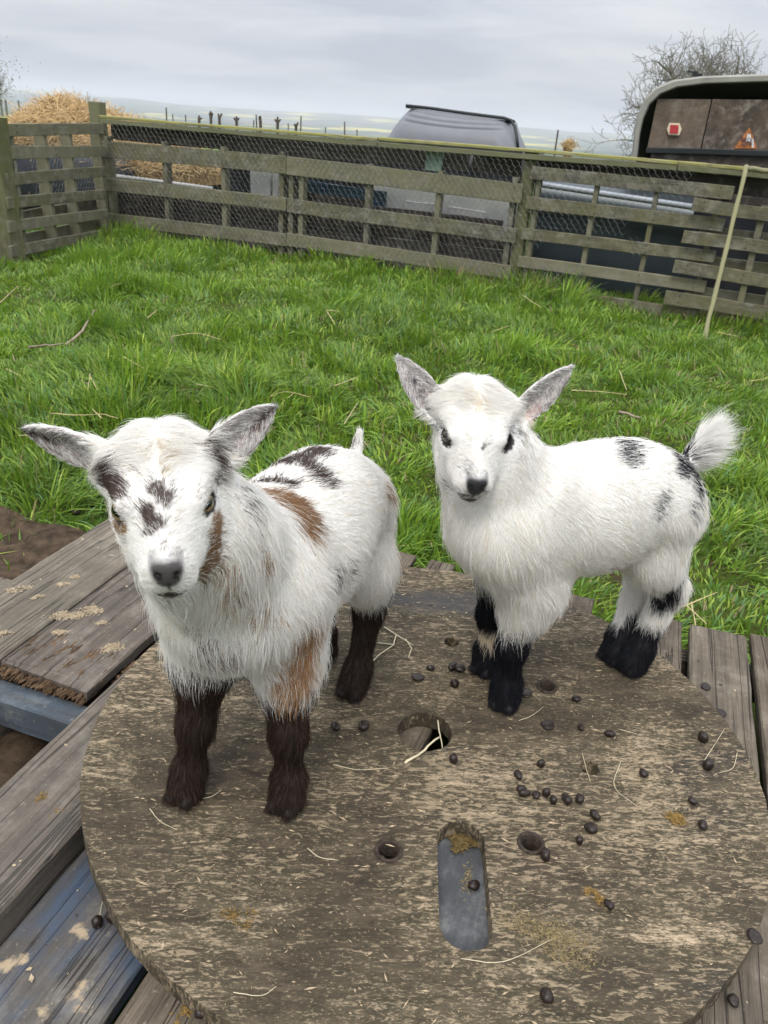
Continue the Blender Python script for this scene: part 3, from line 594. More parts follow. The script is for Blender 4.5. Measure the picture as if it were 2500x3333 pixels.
def build_goat(name, label, S, n_hair):
    H = S['head']; E, R = H['frame']; toW = lambda p: E + np.asarray(p, float) @ R
    prims = []                                # (kind, params, blend, flow, hair length, lift, tag)
    def cone(a, b, ra, rb, k=0.03, flow=None, hl=0.018, lift=0.35, tg='body'):
        a = np.asarray(a, float); b = np.asarray(b, float)
        prims.append(dict(t='cone', p=(a, b, ra, rb), k=k, flow=nrm(flow if flow is not None else b - a), hl=hl, lift=lift, tag=tg,
                          lo=np.minimum(a, b) - max(ra, rb), hi=np.maximum(a, b) + max(ra, rb)))
    def ell(c, r, k=0.02, flow=(0, 0, -1), hl=0.008, lift=0.3, tg='head', Rm=None):
        c = np.asarray(c, float); prims.append(dict(t='ell', p=(c, R if Rm is None else Rm, r), k=k, flow=nrm(flow), hl=hl, lift=lift, tag=tg, lo=c - max(r), hi=c + max(r)))
    hd = nrm(S['heading']); back = -hd; dn = np.array([0, 0, -1.0])
    # trunk and neck
    for (a, b, ra, rb, fl, hl, lf) in S['trunk']:
        cone(a, b, ra, rb, 0.045, fl, hl, lf)
    for (a, b, ra, rb, fl, hl, lf) in S['neck']:
        cone(a, b, ra, rb, 0.05, fl, hl, lf, 'neck')
    for leg in S['legs']:
        J = [np.asarray(q, float) for q in leg['j']]; rr = leg['r']
        for q in range(len(J) - 1):
            up_ = q < leg.get('upper', 2)
            cone(J[q], J[q + 1], rr[q], rr[q + 1], 0.040 if up_ else 0.018, (J[q + 1] - J[q]) * [1, 1, 1] + dn * 0.05 + (back * 0.02 if up_ else 0), 0.024 if up_ else 0.0165, 0.30 if up_ else 0.46, 'leg')
        f = J[-1]; fw = nrm(leg.get('fw', hd)); sd = np.cross([0, 0, 1.0], fw)
        cone(J[-2], f + [0, 0, 0.018], rr[-1] * 1.0, rr[-1] * 1.15, 0.012, dn, 0.018, 0.75, 'leg')
        for s in (-1, 1):                     # cloven hoof
            cone(f + sd * s * 0.0115 + [0, 0, 0.017] - fw * 0.004, f + sd * s * 0.0105 + fw * 0.016 + [0, 0, 0.0085], 0.0120, 0.0085, 0.002, dn + fw * 0.4, 0.007, 0.4, 'hoof')
    for (a, b, ra, rb, fl, hl, lf) in S['tail']:
        cone(a, b, ra, rb, 0.012, fl, hl, lf, 'tail')
    # head
    w = H.get('w', 1.0)
    ell(toW((-0.046, 0, -0.022)), (0.048, 0.045 * w, H.get('dome', 0.048)), 0.02)
    ell(toW((-0.070, 0, -0.012)), (0.026, 0.034 * w, 0.030), 0.02)
    ell(toW((-0.005, 0, -0.022)), (0.042, 0.039 * w, 0.035), 0.02)
    cone(toW((0.0, 0, -0.021)), toW((0.048, 0, -0.018)), 0.0325, 0.0195, 0.016, tg='head')
    for s in (-1, 1):
        ell(toW((-0.014, s * 0.020 * w, -0.046)), (0.036, 0.019 * w, 0.027), 0.016)                # cheeks
        cone(toW((0.034, s * 0.012, -0.027)), toW((0.056, s * 0.0095, -0.0275)), 0.0165, 0.0135, 0.010, tg='head')   # upper lips
        cone(toW((-0.022, s * 0.033, 0.005)), toW((0.004, s * 0.031, 0.004)), 0.0115, 0.008, 0.010, tg='head')     # brow
        cone(toW((-0.012, s * 0.035, -0.021)), toW((0.010, s * 0.030, -0.016)), 0.009, 0.008, 0.010, tg='head')    # under the eye
        ell(toW((-0.055, s * 0.040, -0.012)), (0.018, 0.016, 0.018), 0.02)                    # ear root
    cone(toW((-0.040, 0, -0.058)), toW((0.048, 0, -0.045)), 0.026, 0.0115, 0.018, tg='head')   # jaw
    ell(toW((0.056, 0, -0.0465)), (0.009, 0.012, 0.009), 0.010)                                # chin
    ell(toW((0.0595, 0, -0.0120)), (0.0085, 0.0148, 0.0112), 0.008)                             # nose pad
    ears = []
    for e in H['ears']:
        o = np.asarray(e['o'], float); tip = np.asarray(e['tip'], float); u = nrm(tip - o); L = float(np.linalg.norm(tip - o))
        wv = np.asarray(e['open'], float); wv = nrm(wv - u * (wv @ u)); v = np.cross(wv, u)
        o = o - u * 0.012; L += 0.012
        ears.append(dict(o=o, u=u, v=v, w=wv, L=L, b=e.get('b', 0.018), cup=e.get('cup', 0.011)))
    lo = np.min([q['lo'] for q in prims] + [e['o'] + e['u'] * e['L'] for e in ears], 0) - 0.025; hi = np.max([q['hi'] for q in prims] + [e['o'] + e['u'] * e['L'] for e in ears], 0) + 0.025
    lo[2] = -0.004; h = 0.0028
    dims = np.ceil((hi - lo) / h).astype(int) + 1
    D = np.full(dims, 0.05, np.float32)
    ax = [lo[i] + np.arange(dims[i]) * h for i in range(3)]
    def sub(l, hgh, fn, k=None, cut=False):
        a = np.clip(((l - lo) / h).astype(int), 0, dims - 1); b = np.clip(((hgh - lo) / h).astype(int) + 1, 1, dims)
        X = np.stack(np.meshgrid(ax[0][a[0]:b[0]], ax[1][a[1]:b[1]], ax[2][a[2]:b[2]], indexing='ij'), -1).astype(np.float32)
        s = (slice(a[0], b[0]), slice(a[1], b[1]), slice(a[2], b[2])); d = fn(X)
        D[s] = np.maximum(D[s], -d) if cut else smin(D[s], d, k)
    for q in prims:
        fn = (lambda X, q=q: d_cone(X, *q['p'])) if q['t'] == 'cone' else (lambda X, q=q: d_ell(X, *q['p']))
        sub(q['lo'] - 0.05, q['hi'] + 0.05, fn, q['k'])
    for e in ears:
        pts = np.array([e['o'], e['o'] + e['u'] * e['L']]); sub(pts.min(0) - 0.03, pts.max(0) + 0.03, lambda X, e=e: d_ear(X, e), 0.009)
    eyes = []
    for s in (-1, 1):                         # sockets and nostrils, the mouth line
        out = nrm(R[1] * s * 0.70 + R[0] * 0.50 + R[2] * 0.46); c = toW((-0.003, s * 0.0350 * w, -0.0075))
        xr = R[0] * 0.8 - R[1] * s * 0.55; xd = nrm(xr - out * (xr @ out)); yd = np.cross(out, xd)
        eyes.append((c, xd, yd, out))
        sub(c - 0.03, c + 0.03, lambda X, c=c, xd=xd, yd=yd, out=out: d_ell(X, c + out * 0.008, np.stack([xd, yd, out]), (0.0125, H.get('lid', 0.0068), 0.012)), cut=True)
        n_ = toW((0.0685, s * 0.0068, -0.011)); sub(n_ - 0.02, n_ + 0.02, lambda X, n_=n_: d_cone(X, n_ - R[0] * 0.004, n_ + R[1] * s * 0.003 + R[2] * 0.001, 0.0016, 0.0024), cut=True)
    m0 = toW((0.050, 0, -0.0365)); 
    for s in (-1, 1):
        sub(m0 - 0.05, m0 + 0.05, lambda X, s=s: d_cone(X, toW((0.0705, 0, -0.0385)), toW((0.018, s * 0.026, -0.043)), 0.0015, 0.0008), cut=True)
    V, Q = surface_nets(D, lo, h)
    V[:, 2] = np.maximum(V[:, 2], 0.0005)
    # light smoothing
    Vs = V.copy()
    for _ in range(2):
        acc = np.zeros_like(Vs); cn = np.zeros(len(Vs))
        for a, b in ((0, 1), (1, 2), (2, 3), (3, 0)):
            np.add.at(acc, Q[:, a], Vs[Q[:, b]]); np.add.at(cn, Q[:, a], 1); np.add.at(acc, Q[:, b], Vs[Q[:, a]]); np.add.at(cn, Q[:, b], 1)
        Vs = Vs * 0.5 + 0.5 * acc / np.maximum(cn, 1)[:, None]
    V = Vs
    used = np.zeros(len(V), bool); used[Q.ravel()] = True
    remap = np.cumsum(used) - 1; V = V[used]; Q = remap[Q]
    T = np.vstack([Q[:, [0, 1, 2]], Q[:, [0, 2, 3]]])
    fn = np.cross(V[T[:, 1]] - V[T[:, 0]], V[T[:, 2]] - V[T[:, 0]]); area = np.linalg.norm(fn, axis=1) / 2
    N = np.zeros_like(V)
    for c in range(3): np.add.at(N, T[:, c], fn)
    N /= np.maximum(np.linalg.norm(N, axis=1, keepdims=True), 1e-12)
    bvh = BVHTree.FromPolygons([tuple(v) for v in V], [tuple(int(i) for i in t) for t in T])
    def hit(px):
        r = bvh.ray_cast(Vector(CAM), Vector(nrm(ray(px)))); return None if r[0] is None else np.array(r[0])
    # per-vertex fur: flow, length, lift
    VF = V.astype(np.float32); W = np.zeros(len(V)); FL = np.zeros_like(V); HL = np.zeros(len(V)); LF = np.zeros(len(V)); HEAD = np.zeros(len(V)); LEG = np.zeros(len(V)); HOOF = np.zeros(len(V)); TAIL = np.zeros(len(V))
    for q in prims:
        d = d_cone(VF, *q['p']) if q['t'] == 'cone' else d_ell(VF, *q['p'])
        wt = np.exp(-np.maximum(d, -0.004) / 0.008)
        W += wt; FL += wt[:, None] * q['flow']; HL += wt * q['hl']; LF += wt * q['lift']
        if q['tag'] == 'head': HEAD += wt
        if q['tag'] in ('leg', 'hoof'): LEG += wt
        if q['tag'] == 'hoof': HOOF += wt
        if q['tag'] == 'tail': TAIL += wt
    FL /= W[:, None]; HL /= W; LF /= W; HEAD /= W; LEG /= W; HOOF /= W; TAIL /= W
    # hair swirls: every leg and flank lies a little back
    loc = (V - E) @ R.T                       # head frame coordinates
    xl, yl, zl = loc.T; sg = np.tanh(yl / 0.006)
    brow = np.clip((-xl - 0.0) / 0.05, 0, 1)
    fh = (-R[0])[None] * (0.75 - 0.9 * brow)[:, None] + R[1][None] * (sg * (0.55 + 0.45 * brow))[:, None] + R[2][None] * (-0.35)
    hm = np.clip((HEAD - 0.35) / 0.4, 0, 1)[:, None]
    FL = FL * (1 - hm) + fh * hm
    hlh = 0.0078 + 0.009 * np.clip((-xl - 0.005) / 0.06, 0, 1) + 0.005 * np.clip((-zl - 0.045) / 0.03, 0, 1)
    HL = HL * (1 - hm[:, 0]) + hlh * hm[:, 0]; LF = LF + 0.45 * hm[:, 0] * np.clip((-xl - 0.02) / 0.05, 0, 1)
    EAR = np.zeros(len(V)); EIN = np.zeros(len(V))
    for e in ears:
        q = V - e['o']; u = q @ e['u']; d = d_ear(VF, e)
        m = (d < 0.004) & (u > 0.022)
        FL[m] = e['u'] * 0.9 + N[m] * 0.1; HL[m] = 0.0065; LF[m] = 0.3; EAR[m] = 1
        inn = m & ((N @ e['w']) > 0.15); EIN[inn] = 1
        edge = np.sign(q @ e['v'])[:, None] * e['v'][None]
        FL[inn] = (e['u'] * 0.6 - edge * 0.55)[inn]; HL[inn] = 0.009
    BARE = np.zeros(len(V))
    nose = toW((0.066, 0, -0.010)); qn = (V - nose) @ R.T
    padr = ((np.abs(qn[:, 1]) / np.clip(0.0132 + 0.32 * qn[:, 2], 0.003, 0.0158)) ** 3 + (np.abs(qn[:, 2] + 0.002) / 0.0120) ** 3) ** (1 / 3); BARE[(padr < 1) & (qn[:, 0] > -0.012) & (qn[:, 0] < 0.02)] = 1
    eyem = np.zeros(len(V))
    for (c, xd, yd, out) in eyes:
        q = V - (c + out * 0.008); rr = np.sqrt((q @ xd / 0.0128) ** 2 + (q @ yd / (H.get('lid', 0.0068) + 0.0006)) ** 2 + (q @ out / 0.013) ** 2)
        BARE[rr < 1.06] = 1; eyem[rr < 1.22] = 1
        HL = np.where(rr < 2.1, HL * 0.6, HL)
    mouth = (np.abs(zl + 0.0415) < 0.0045) & (xl > 0.045) & (xl < 0.085) & (np.abs(yl) < 0.014); BARE[mouth & (zl < -0.040)] = 1
    # colour patches: pixel paths give points on the coat, the patches themselves are blobs in space
    def patch_field(P, path, rad, seed=0):
        pts = [q for q in (hit(p) for p in path) if q is not None]
        if not pts: return np.full(len(P), 9.0)
        d = np.full(len(P), 9.0)
        if len(pts) == 1: d = np.linalg.norm(P - pts[0], axis=1)
        for a, b in zip(pts[:-1], pts[1:]):
            ab = b - a; t = np.clip((P - a) @ ab / max(ab @ ab, 1e-9), 0, 1); d = np.minimum(d, np.linalg.norm(P - a - t[:, None] * ab, axis=1))
        wob = 0.18 * np.sin(P[:, 0] * 260 + seed) * np.sin(P[:, 2] * 230 + seed * 2) + 0.12 * np.sin(P[:, 1] * 410 + P[:, 2] * 330 + seed)
        return d / rad + wob
    def coat(P, g, ear=None, ein=None, leg=None):
        n = len(P); C = WHITE[None] * (0.94 + 0.08 * g.random((n, 1)))
        C = np.where((g.random(n) < 0.05)[:, None], CREAM * 0.98, C)
        for fnc, col, soft, dens in S['rules']:
            f = fnc(P, (P - E) @ R.T, ein if ein is not None else np.zeros(n), leg if leg is not None else np.zeros(n))
            pr = np.clip((1 + soft - f) / (2 * soft), 0, 1) * dens
            C = np.where((g.random(n) < pr)[:, None], np.asarray(col)[None] * (0.5 + 1.9 * g.random((n, 1)) ** 3), C)
        for i, (path, rad, col, soft, dens) in enumerate(S['patches']):
            f = patch_field(P, path, rad, i * 1.7)
            pr = np.clip((1 + soft - f) / (2 * soft), 0, 1) * dens
            C = np.where((g.random(n) < pr)[:, None], np.asarray(col)[None] * (0.8 + 0.4 * g.random((n, 1))), C)
        if 'white_box' in S:                   # the tail stays white
            m = (P > np.array(S['white_box'])).all(1); C[m] = WHITE * (0.94 + 0.08 * g.random((m.sum(), 1)))
        return C
    g = np.random.default_rng(S['seed'])
    class Avg:                                # skin colour: the mean of the coat
        pass
    SK = np.mean([coat(V, np.random.default_rng(100 + k), None, EIN, LEG) for k in range(4)], 0) * 0.80
    SK[EIN > 0] = SK[EIN > 0] * 0.62 + PINK * 0.13
    pw = (np.clip((1.12 - padr) / 0.24, 0, 1) * (np.abs(qn[:, 0]) < 0.02))[:, None]; SK = SK * (1 - pw) + np.array(S.get('nose', (0.035, 0.033, 0.035))) * pw; SK[eyem > 0] = (0.018, 0.015, 0.014); SK[mouth] = (0.05, 0.036, 0.034)
    for s in (-1, 1):
        dn_ = np.linalg.norm((V - toW((0.0685, s * 0.0075, -0.0105))) * 1.0, axis=1); SK[(dn_ < 0.0042) & (pw[:, 0] > 0)] = (0.012, 0.010, 0.010)
    SK[(np.abs(yl) < 0.0012) & (zl < -0.018) & (zl > -0.036) & (xl > 0.055) & (xl < 0.085)] = (0.02, 0.017, 0.017)
    hf = V[:, 2] < 0.016; SK[hf] = (0.012, 0.010, 0.010)
    org = np.array([*S['base'], 0.0])
    root = thing(name, label, 'goat', org, S.get('group'))
    me = mesh_np("body", V - org, Q, None, True)
    ca = me.attributes.new('skin', 'FLOAT_COLOR', 'POINT'); ca.data.foreach_set('color', np.hstack([SK, np.ones((len(V), 1))]).astype(np.float32).ravel())
    obj("body", me, skin_mat, root, Matrix.Translation(Vector(org)))
    em = eye_material(name + "_eye", S['iris'], S.get('pupil', 0.24)); es = uv_sphere("eye", 0.0125)
    for (c, xd, yd, out) in eyes:
        c = c - out * 0.0045
        obj("eye", es, em, root, Matrix(((xd[0], yd[0], out[0], c[0]), (xd[1], yd[1], out[1], c[1]), (xd[2], yd[2], out[2], c[2]), (0, 0, 0, 1))))
    # ---- hair
    den = np.where(BARE > 0, 0, 1.0) * (1 + 1.6 * hm[:, 0] + 0.8 * EAR + 2.0 * TAIL)
    den[(V[:, 2] < 0.006)] = 0
    wtri = area * den[T].mean(1) * (den[T].min(1) > 0); cdf = np.cumsum(wtri); cdf /= cdf[-1]
    ti = np.searchsorted(cdf, g.random(n_hair)); r1 = np.sqrt(g.random(n_hair)); r2 = g.random(n_hair)
    bw = np.stack([1 - r1, r1 * (1 - r2), r1 * r2], 1); tv = T[ti]
    I3 = lambda A: (A[tv] * (bw[..., None] if A.ndim == 2 else bw)).sum(1)
    P0 = I3(V); Nn = I3(N); Nn /= np.linalg.norm(Nn, axis=1, keepdims=True); F = I3(FL); L = I3(HL); Lf = I3(LF); ein = I3(EIN); leg = I3(LEG); hd_ = I3(hm)[:, 0]
    F -= Nn * (F * Nn).sum(1, keepdims=True); F /= np.maximum(np.linalg.norm(F, axis=1, keepdims=True), 1e-6)
    # drifting direction so that the fur is not combed straight
    side = np.cross(Nn, F)
    sw = 0.35 * np.sin(P0[:, 0] * 70 + P0[:, 2] * 45) * np.sin(P0[:, 1] * 60 - P0[:, 2] * 52 + 1.3)
    F = F + side * (sw + g.normal(0, 0.16, n_hair))[:, None]; F /= np.linalg.norm(F, axis=1, keepdims=True)
    L = L * (0.65 + 0.7 * g.random(n_hair)); stray = g.random(n_hair) < 0.04 + 0.04 * (leg > 0.5); L[stray] *= 1.4; Lf = Lf * (0.7 + 0.6 * g.random(n_hair)); Lf[stray] += 0.35
    tl = I3(TAIL) > 0.4; L[tl] *= 0.35 + 1.0 * g.random(tl.sum())
    C = coat(P0 + F * g.normal(0, 0.0045, (n_hair, 1)), g, None, ein, leg)
    NP = 6; t = np.linspace(0, 1, NP)
    D0 = F + Nn * Lf[:, None]; D0 /= np.linalg.norm(D0, axis=1, keepdims=True)
    D1 = F - Nn * 0.18 + np.array([0, 0, -0.22])[None] * (1 - hd_)[:, None]; D1 /= np.linalg.norm(D1, axis=1, keepdims=True)
    X = P0[:, None] + L[:, None, None] * (D0[:, None] * (t - 0.5 * t * t)[None, :, None] + D1[:, None] * (0.5 * t * t)[None, :, None]) - Nn[:, None] * 0.0006
    # clumps
    ng = n_hair // 22; gi = g.choice(n_hair, ng, replace=False); kd = KDTree(ng)
    for k, i in enumerate(gi): kd.insert(P0[i], k)
    kd.balance(); near = np.array([kd.find(p)[1] for p in P0]); G = X[gi[near]] - P0[gi[near]][:, None] + P0[gi[near]][:, None]
    cl = (0.50 * t ** 1.5)[None, :, None] * (1 - 0.35 * hd_)[:, None, None] * (0.5 + 0.5 * g.random((n_hair, 1, 1)))
    ok = (np.linalg.norm(P0 - P0[gi[near]], axis=1) < 0.007)[:, None, None]
    X = np.where(ok, X * (1 - cl) + G * cl, X)
    X[:, :, 2] = np.maximum(X[:, :, 2], 0.0012)
    bad = ~np.isfinite(X).all((1, 2)); X[bad] = P0[bad][:, None]; X[~np.isfinite(X)] = 0
    print('hair', n_hair, 'bad', bad.sum(), 'verts', len(V))
    cv = bpy.data.hair_curves.new("fur"); cv.add_curves([NP] * n_hair)
    cv.attributes['position'].data.foreach_set('vector', (X - org).astype(np.float32).ravel())
    rad = cv.attributes.get('radius') or cv.attributes.new('radius', 'FLOAT', 'POINT')
    rr0 = S.get('hair_r', 0.00021) * (0.7 + 0.6 * g.random(n_hair)) * (1 - 0.35 * hd_)
    rad.data.foreach_set('value', (rr0[:, None] * (1 - 0.85 * t ** 1.6)[None]).astype(np.float32).ravel())
    hc = cv.attributes.new('hcol', 'FLOAT_COLOR', 'CURVE'); hc.data.foreach_set('color', np.hstack([C, np.ones((n_hair, 1))]).astype(np.float32).ravel())
    cv.materials.append(fur_mat)
    fo = bpy.data.objects.new("fur", cv); COL.objects.link(fo); fo.parent = root; stuff(fo)
    return root, hit

up = np.array([0, 0, 1.0])
# ---- goat A: brown-legged kid in front, facing the camera
hA = nrm((-0.33, -0.945, 0)); bA = -hA
EA = np.array([-0.1935, 0.61, 0.490]); latA = nrm((0.96, 0.27, 0.055)); fA = (0.27, -0.96, 0)
FA = head_frame(EA, fA, math.radians(25), latA)
bd = bA * 0.8 - up * 0.55
legsA = [
    dict(j=[(-0.118, 0.765, 0.300), (-0.108, 0.785, 0.205), (-0.099, 0.752, 0.112), (-0.097, 0.748, 0.040), (-0.098, 0.738, 0)], r=[0.050, 0.038, 0.0190, 0.0145, 0.0175]),
    dict(j=[(-0.205, 0.770, 0.300), (-0.208, 0.790, 0.210), (-0.216, 0.757, 0.112), (-0.226, 0.752, 0.040), (-0.230, 0.742, 0)], r=[0.050, 0.038, 0.0190, 0.0145, 0.0175], fw=(-0.35, -0.93, 0)),
    dict(j=[(-0.037, 1.040, 0.295), (-0.022, 0.990, 0.215), (-0.012, 1.020, 0.125), (-0.022, 0.985, 0.040), (-0.029, 0.972, 0)], r=[0.048, 0.036, 0.0190, 0.0145, 0.0170]),
    dict(j=[(-0.098, 1.070, 0.300), (-0.100, 1.020, 0.215), (-0.092, 1.095, 0.125), (-0.086, 1.070, 0.040), (-0.084, 1.058, 0)], r=[0.048, 0.036, 0.0190, 0.0145, 0.0170]),
]
trunkA = [((-0.067, 1.042, 0.318), (-0.086, 0.970, 0.320), 0.056, 0.074, bd, 0.015, 0.30),
          ((-0.085, 0.970, 0.316), (-0.112, 0.890, 0.305), 0.079, 0.086, bd, 0.017, 0.28),
          ((-0.112, 0.890, 0.305), (-0.150, 0.790, 0.303), 0.087, 0.080, bA * 0.6 - up * 0.7, 0.021, 0.28),
          ((-0.150, 0.790, 0.300), (-0.166, 0.735, 0.292), 0.078, 0.060, -up + bA * 0.15, 0.027, 0.22)]
neckA = [((-0.152, 0.790, 0.345), (-0.180, 0.700, 0.415), 0.068, 0.050, -up + bA * 0.25, 0.030, 0.22),
         ((-0.180, 0.700, 0.415), (-0.194, 0.660, 0.465), 0.054, 0.048, -up + bA * 0.4, 0.020, 0.25),
         ((-0.168, 0.735, 0.330), (-0.186, 0.672, 0.420), 0.060, 0.046, -up, 0.030, 0.2)]
tailA = [((-0.050, 1.100, 0.350), (-0.046, 1.120, 0.374), 0.010, 0.005, up * 0.9 + bA * 0.2, 0.012, 0.3)]
earsA = [dict(o=on_y((345, 1490), 0.662), tip=on_y((72, 1398), 0.690), open=(0.15, -0.85, -0.25), b=0.0195),
         dict(o=on_y((712, 1470), 0.672), tip=on_y((898, 1322), 0.715), open=(0.10, -0.85, -0.05), b=0.0190)]
def leg_line(points, above, soft_len=0.012):
    """field that is below 1 under a height given per nearest leg"""
    def f(P, H, ein, leg):
        out = np.full(len(P), 9.0)
        for (x, y, zt, rad) in points:
            d = np.hypot(P[:, 0] - x, P[:, 1] - y)
            out = np.where(d < rad, np.minimum(out, P[:, 2] / zt), out)
        return out
    return f
def ear_in(P, H, ein, leg): return np.where(ein > 0.5, 0.0, 9.0)
goatA = dict(heading=hA, trunk=trunkA, neck=neckA, legs=legsA, tail=tailA, seed=11, base=(-0.12, 0.88), iris=(0.30, 0.22, 0.10), pupil=0.2,
    head=dict(frame=FA, ears=earsA, lid=0.0058, w=1.0), nose=(0.075, 0.068, 0.068),
    rules=[(leg_line([(-0.099, 0.755, 0.172, 0.06), (-0.215, 0.757, 0.200, 0.065), (-0.018, 0.99, 0.155, 0.07), (-0.09, 1.075, 0.16, 0.06)], 0), DBROWN, 0.10, 1.0),
           (ear_in, GREYF * 1.7, 0.3, 0.60), (ear_in, CHOC * 1.5, 0.3, 0.14)],
    patches=[
        ([(900, 1615), (960, 1640), (985, 1690)], 0.022, TAN, 0.34, 0.95), ([(840, 1570), (890, 1565), (935, 1575)], 0.012, CHOC, 0.35, 0.95),
        ([(900, 1510), (960, 1495), (1030, 1470), (1085, 1450)], 0.020, CHOC, 0.36, 0.96), ([(1000, 1510), (1035, 1545), (1055, 1565)], 0.014, CHOC, 0.4, 0.95), ([(1090, 1445), (1120, 1440)], 0.012, CHOC, 0.35, 0.9), ([(1120, 1455), (1150, 1450)], 0.008, CHOC, 0.5, 0.5),
        ([(1265, 1590), (1262, 1610)], 0.012, TAN, 0.5, 0.55), ([(860, 1790), (870, 1810)], 0.007, TAN, 0.6, 0.7), ([(740, 1860), (760, 1950)], 0.010, TAN, 0.9, 0.36),
        ([(800, 1620), (830, 1640)], 0.012, CHOC, 0.8, 0.3), ([(1080, 1870), (1140, 1850)], 0.010, CHOC, 0.9, 0.35), ([(830, 1960), (880, 1980)], 0.012, TAN, 0.9, 0.3), ([(680, 2130), (730, 2130)], 0.016, CHOC * 1.8, 0.8, 0.36), ([(640, 2040), (660, 2080)], 0.010, CHOC * 1.8, 0.9, 0.30),
        ([(1000, 2090), (975, 2190), (950, 2240)], 0.022, TAN * 1.5, 0.6, 0.85), ([(1010, 2040), (985, 2090)], 0.014, TAN * 0.9, 0.7, 0.5),
        # face
        ([(352, 1520), (362, 1560), (385, 1590)], 0.0105, CHOC, 0.22, 0.99), ([(345, 1570), (375, 1605)], 0.007, CHOC, 0.3, 0.98),
        ([(505, 1590), (530, 1605), (538, 1620)], 0.0075, CHOC, 0.3, 0.96), ([(480, 1662), (487, 1680)], 0.0062, CHOC, 0.3, 0.97), ([(495, 1705), (515, 1700)], 0.0066, CHOC, 0.3, 0.97), ([(482, 1730), (490, 1725)], 0.005, CHOC, 0.4, 0.9),
        ([(375, 1705), (395, 1715)], 0.0072, TAN * 0.75, 0.25, 0.95), ([(540, 1770)], 0.004, CHOC * 2, 0.6, 0.5),
        ([(700, 1720), (698, 1790), (680, 1840)], 0.0085, TAN * 0.62, 0.22, 0.96), ([(672, 1850), (655, 1880)], 0.005, TAN * 0.6, 0.3, 0.9), ([(706, 1690), (702, 1720)], 0.009, TAN * 0.85, 0.3, 0.9),
        ([(690, 1455), (705, 1490)], 0.009, CHOC, 0.3, 0.9), ([(712, 1500), (708, 1560)], 0.006, CHOC, 0.4, 0.75), ([(650, 1450)], 0.005, CHOC * 2, 0.6, 0.4), ([(435, 1525)], 0.004, CHOC * 2, 0.6, 0.4),
        ([(365, 1640), (400, 1650)], 0.010, CHOC * 2, 0.8, 0.25), ([(680, 1610), (700, 1600)], 0.010, CHOC * 2, 0.8, 0.28),
        ([(85, 1405), (140, 1425), (185, 1440)], 0.0052, CHOC * 0.7, 0.3, 0.95), ([(885, 1335), (850, 1370), (825, 1395)], 0.0045, CHOC * 0.7, 0.3, 0.95),
        ([(545, 1930), (555, 1945)], 0.005, CHOC * 1.2, 0.5, 0.6), ([(505, 1935), (590, 1930)], 0.006, GREYF, 0.6, 0.4),
        ([(515, 1430), (530, 1480), (535, 1540)], 0.003, CREAM * 0.8, 0.6, 0.7), ([(545, 1820), (560, 1840)], 0.012, GREYF * 1.6, 0.8, 0.30)])
# ---- goat B: white kid with black feet, body turned to the left, head to the camera
hB = nrm((-0.93, -0.37, 0)); bB = -hB; lB = np.array([0.37, -0.93, 0])
EB = np.array([0.110, 0.940, 0.450]); latB = nrm((0.99, 0.10, -0.06)); fB = (-0.09, -0.99, 0)
FB = head_frame(EB, fB, math.radians(33), latB)
bdB = bB * 0.85 - up * 0.45
legsB = [
    dict(j=[(0.178, 0.965, 0.290), (0.222, 0.985, 0.205), (0.207, 0.972, 0.115), (0.209, 0.975, 0.040), (0.208, 0.970, 0)], r=[0.050, 0.040, 0.0190, 0.0150, 0.0180], fw=(-0.35, -0.94, 0)),
    dict(j=[(0.155, 1.030, 0.290), (0.190, 1.060, 0.205), (0.183, 1.055, 0.115), (0.187, 1.058, 0.040), (0.186, 1.052, 0)], r=[0.046, 0.036, 0.0185, 0.0148, 0.0175], fw=(-0.6, -0.8, 0)),
    dict(j=[(0.426, 1.082, 0.295), (0.424, 1.072, 0.225), (0.474, 1.106, 0.155), (0.446, 1.092, 0.042), (0.436, 1.085, 0)], r=[0.053, 0.035, 0.0235, 0.0165, 0.0195], fw=(-0.8, -0.6, 0)),
    dict(j=[(0.412, 1.150, 0.295), (0.402, 1.142, 0.225), (0.444, 1.160, 0.150), (0.422, 1.125, 0.042), (0.412, 1.112, 0)], r=[0.050, 0.034, 0.0225, 0.0160, 0.0185], fw=(-0.8, -0.6, 0)),
]
trunkB = [((0.420, 1.114, 0.322), (0.370, 1.094, 0.322), 0.055, 0.073, bdB, 0.015, 0.26),
          ((0.375, 1.096, 0.318), (0.300, 1.062, 0.305), 0.076, 0.086, bdB, 0.016, 0.24),
          ((0.300, 1.062, 0.305), (0.215, 1.022, 0.305), 0.087, 0.083, bB * 0.75 - up * 0.6, 0.018, 0.24),
          ((0.215, 1.022, 0.302), (0.162, 0.998, 0.296), 0.078, 0.058, bB * 0.3 - up * 0.9, 0.022, 0.22)]
neckB = [((0.184, 1.008, 0.345), (0.136, 0.994, 0.400), 0.064, 0.052, bB * 0.45 - up * 0.8, 0.024, 0.22),
         ((0.137, 1.000, 0.400), (0.119, 0.998, 0.450), 0.050, 0.042, bB * 0.3 - up * 0.8, 0.018, 0.25),
         ((0.153, 0.990, 0.310), (0.132, 1.000, 0.395), 0.054, 0.044, -up, 0.026, 0.2)]
tailB = [((0.448, 1.132, 0.348), (0.472, 1.143, 0.368), 0.013, 0.012, bB * 1.0 - up * 0.45, 0.050, 0.30), ((0.472, 1.143, 0.368), (0.488, 1.150, 0.390), 0.012, 0.011, up * 0.05 + bB * 0.9, 0.048, 0.35), ((0.488, 1.150, 0.390), (0.494, 1.153, 0.412), 0.011, 0.006, up * 0.75 + bB * 0.55, 0.034, 0.5)]
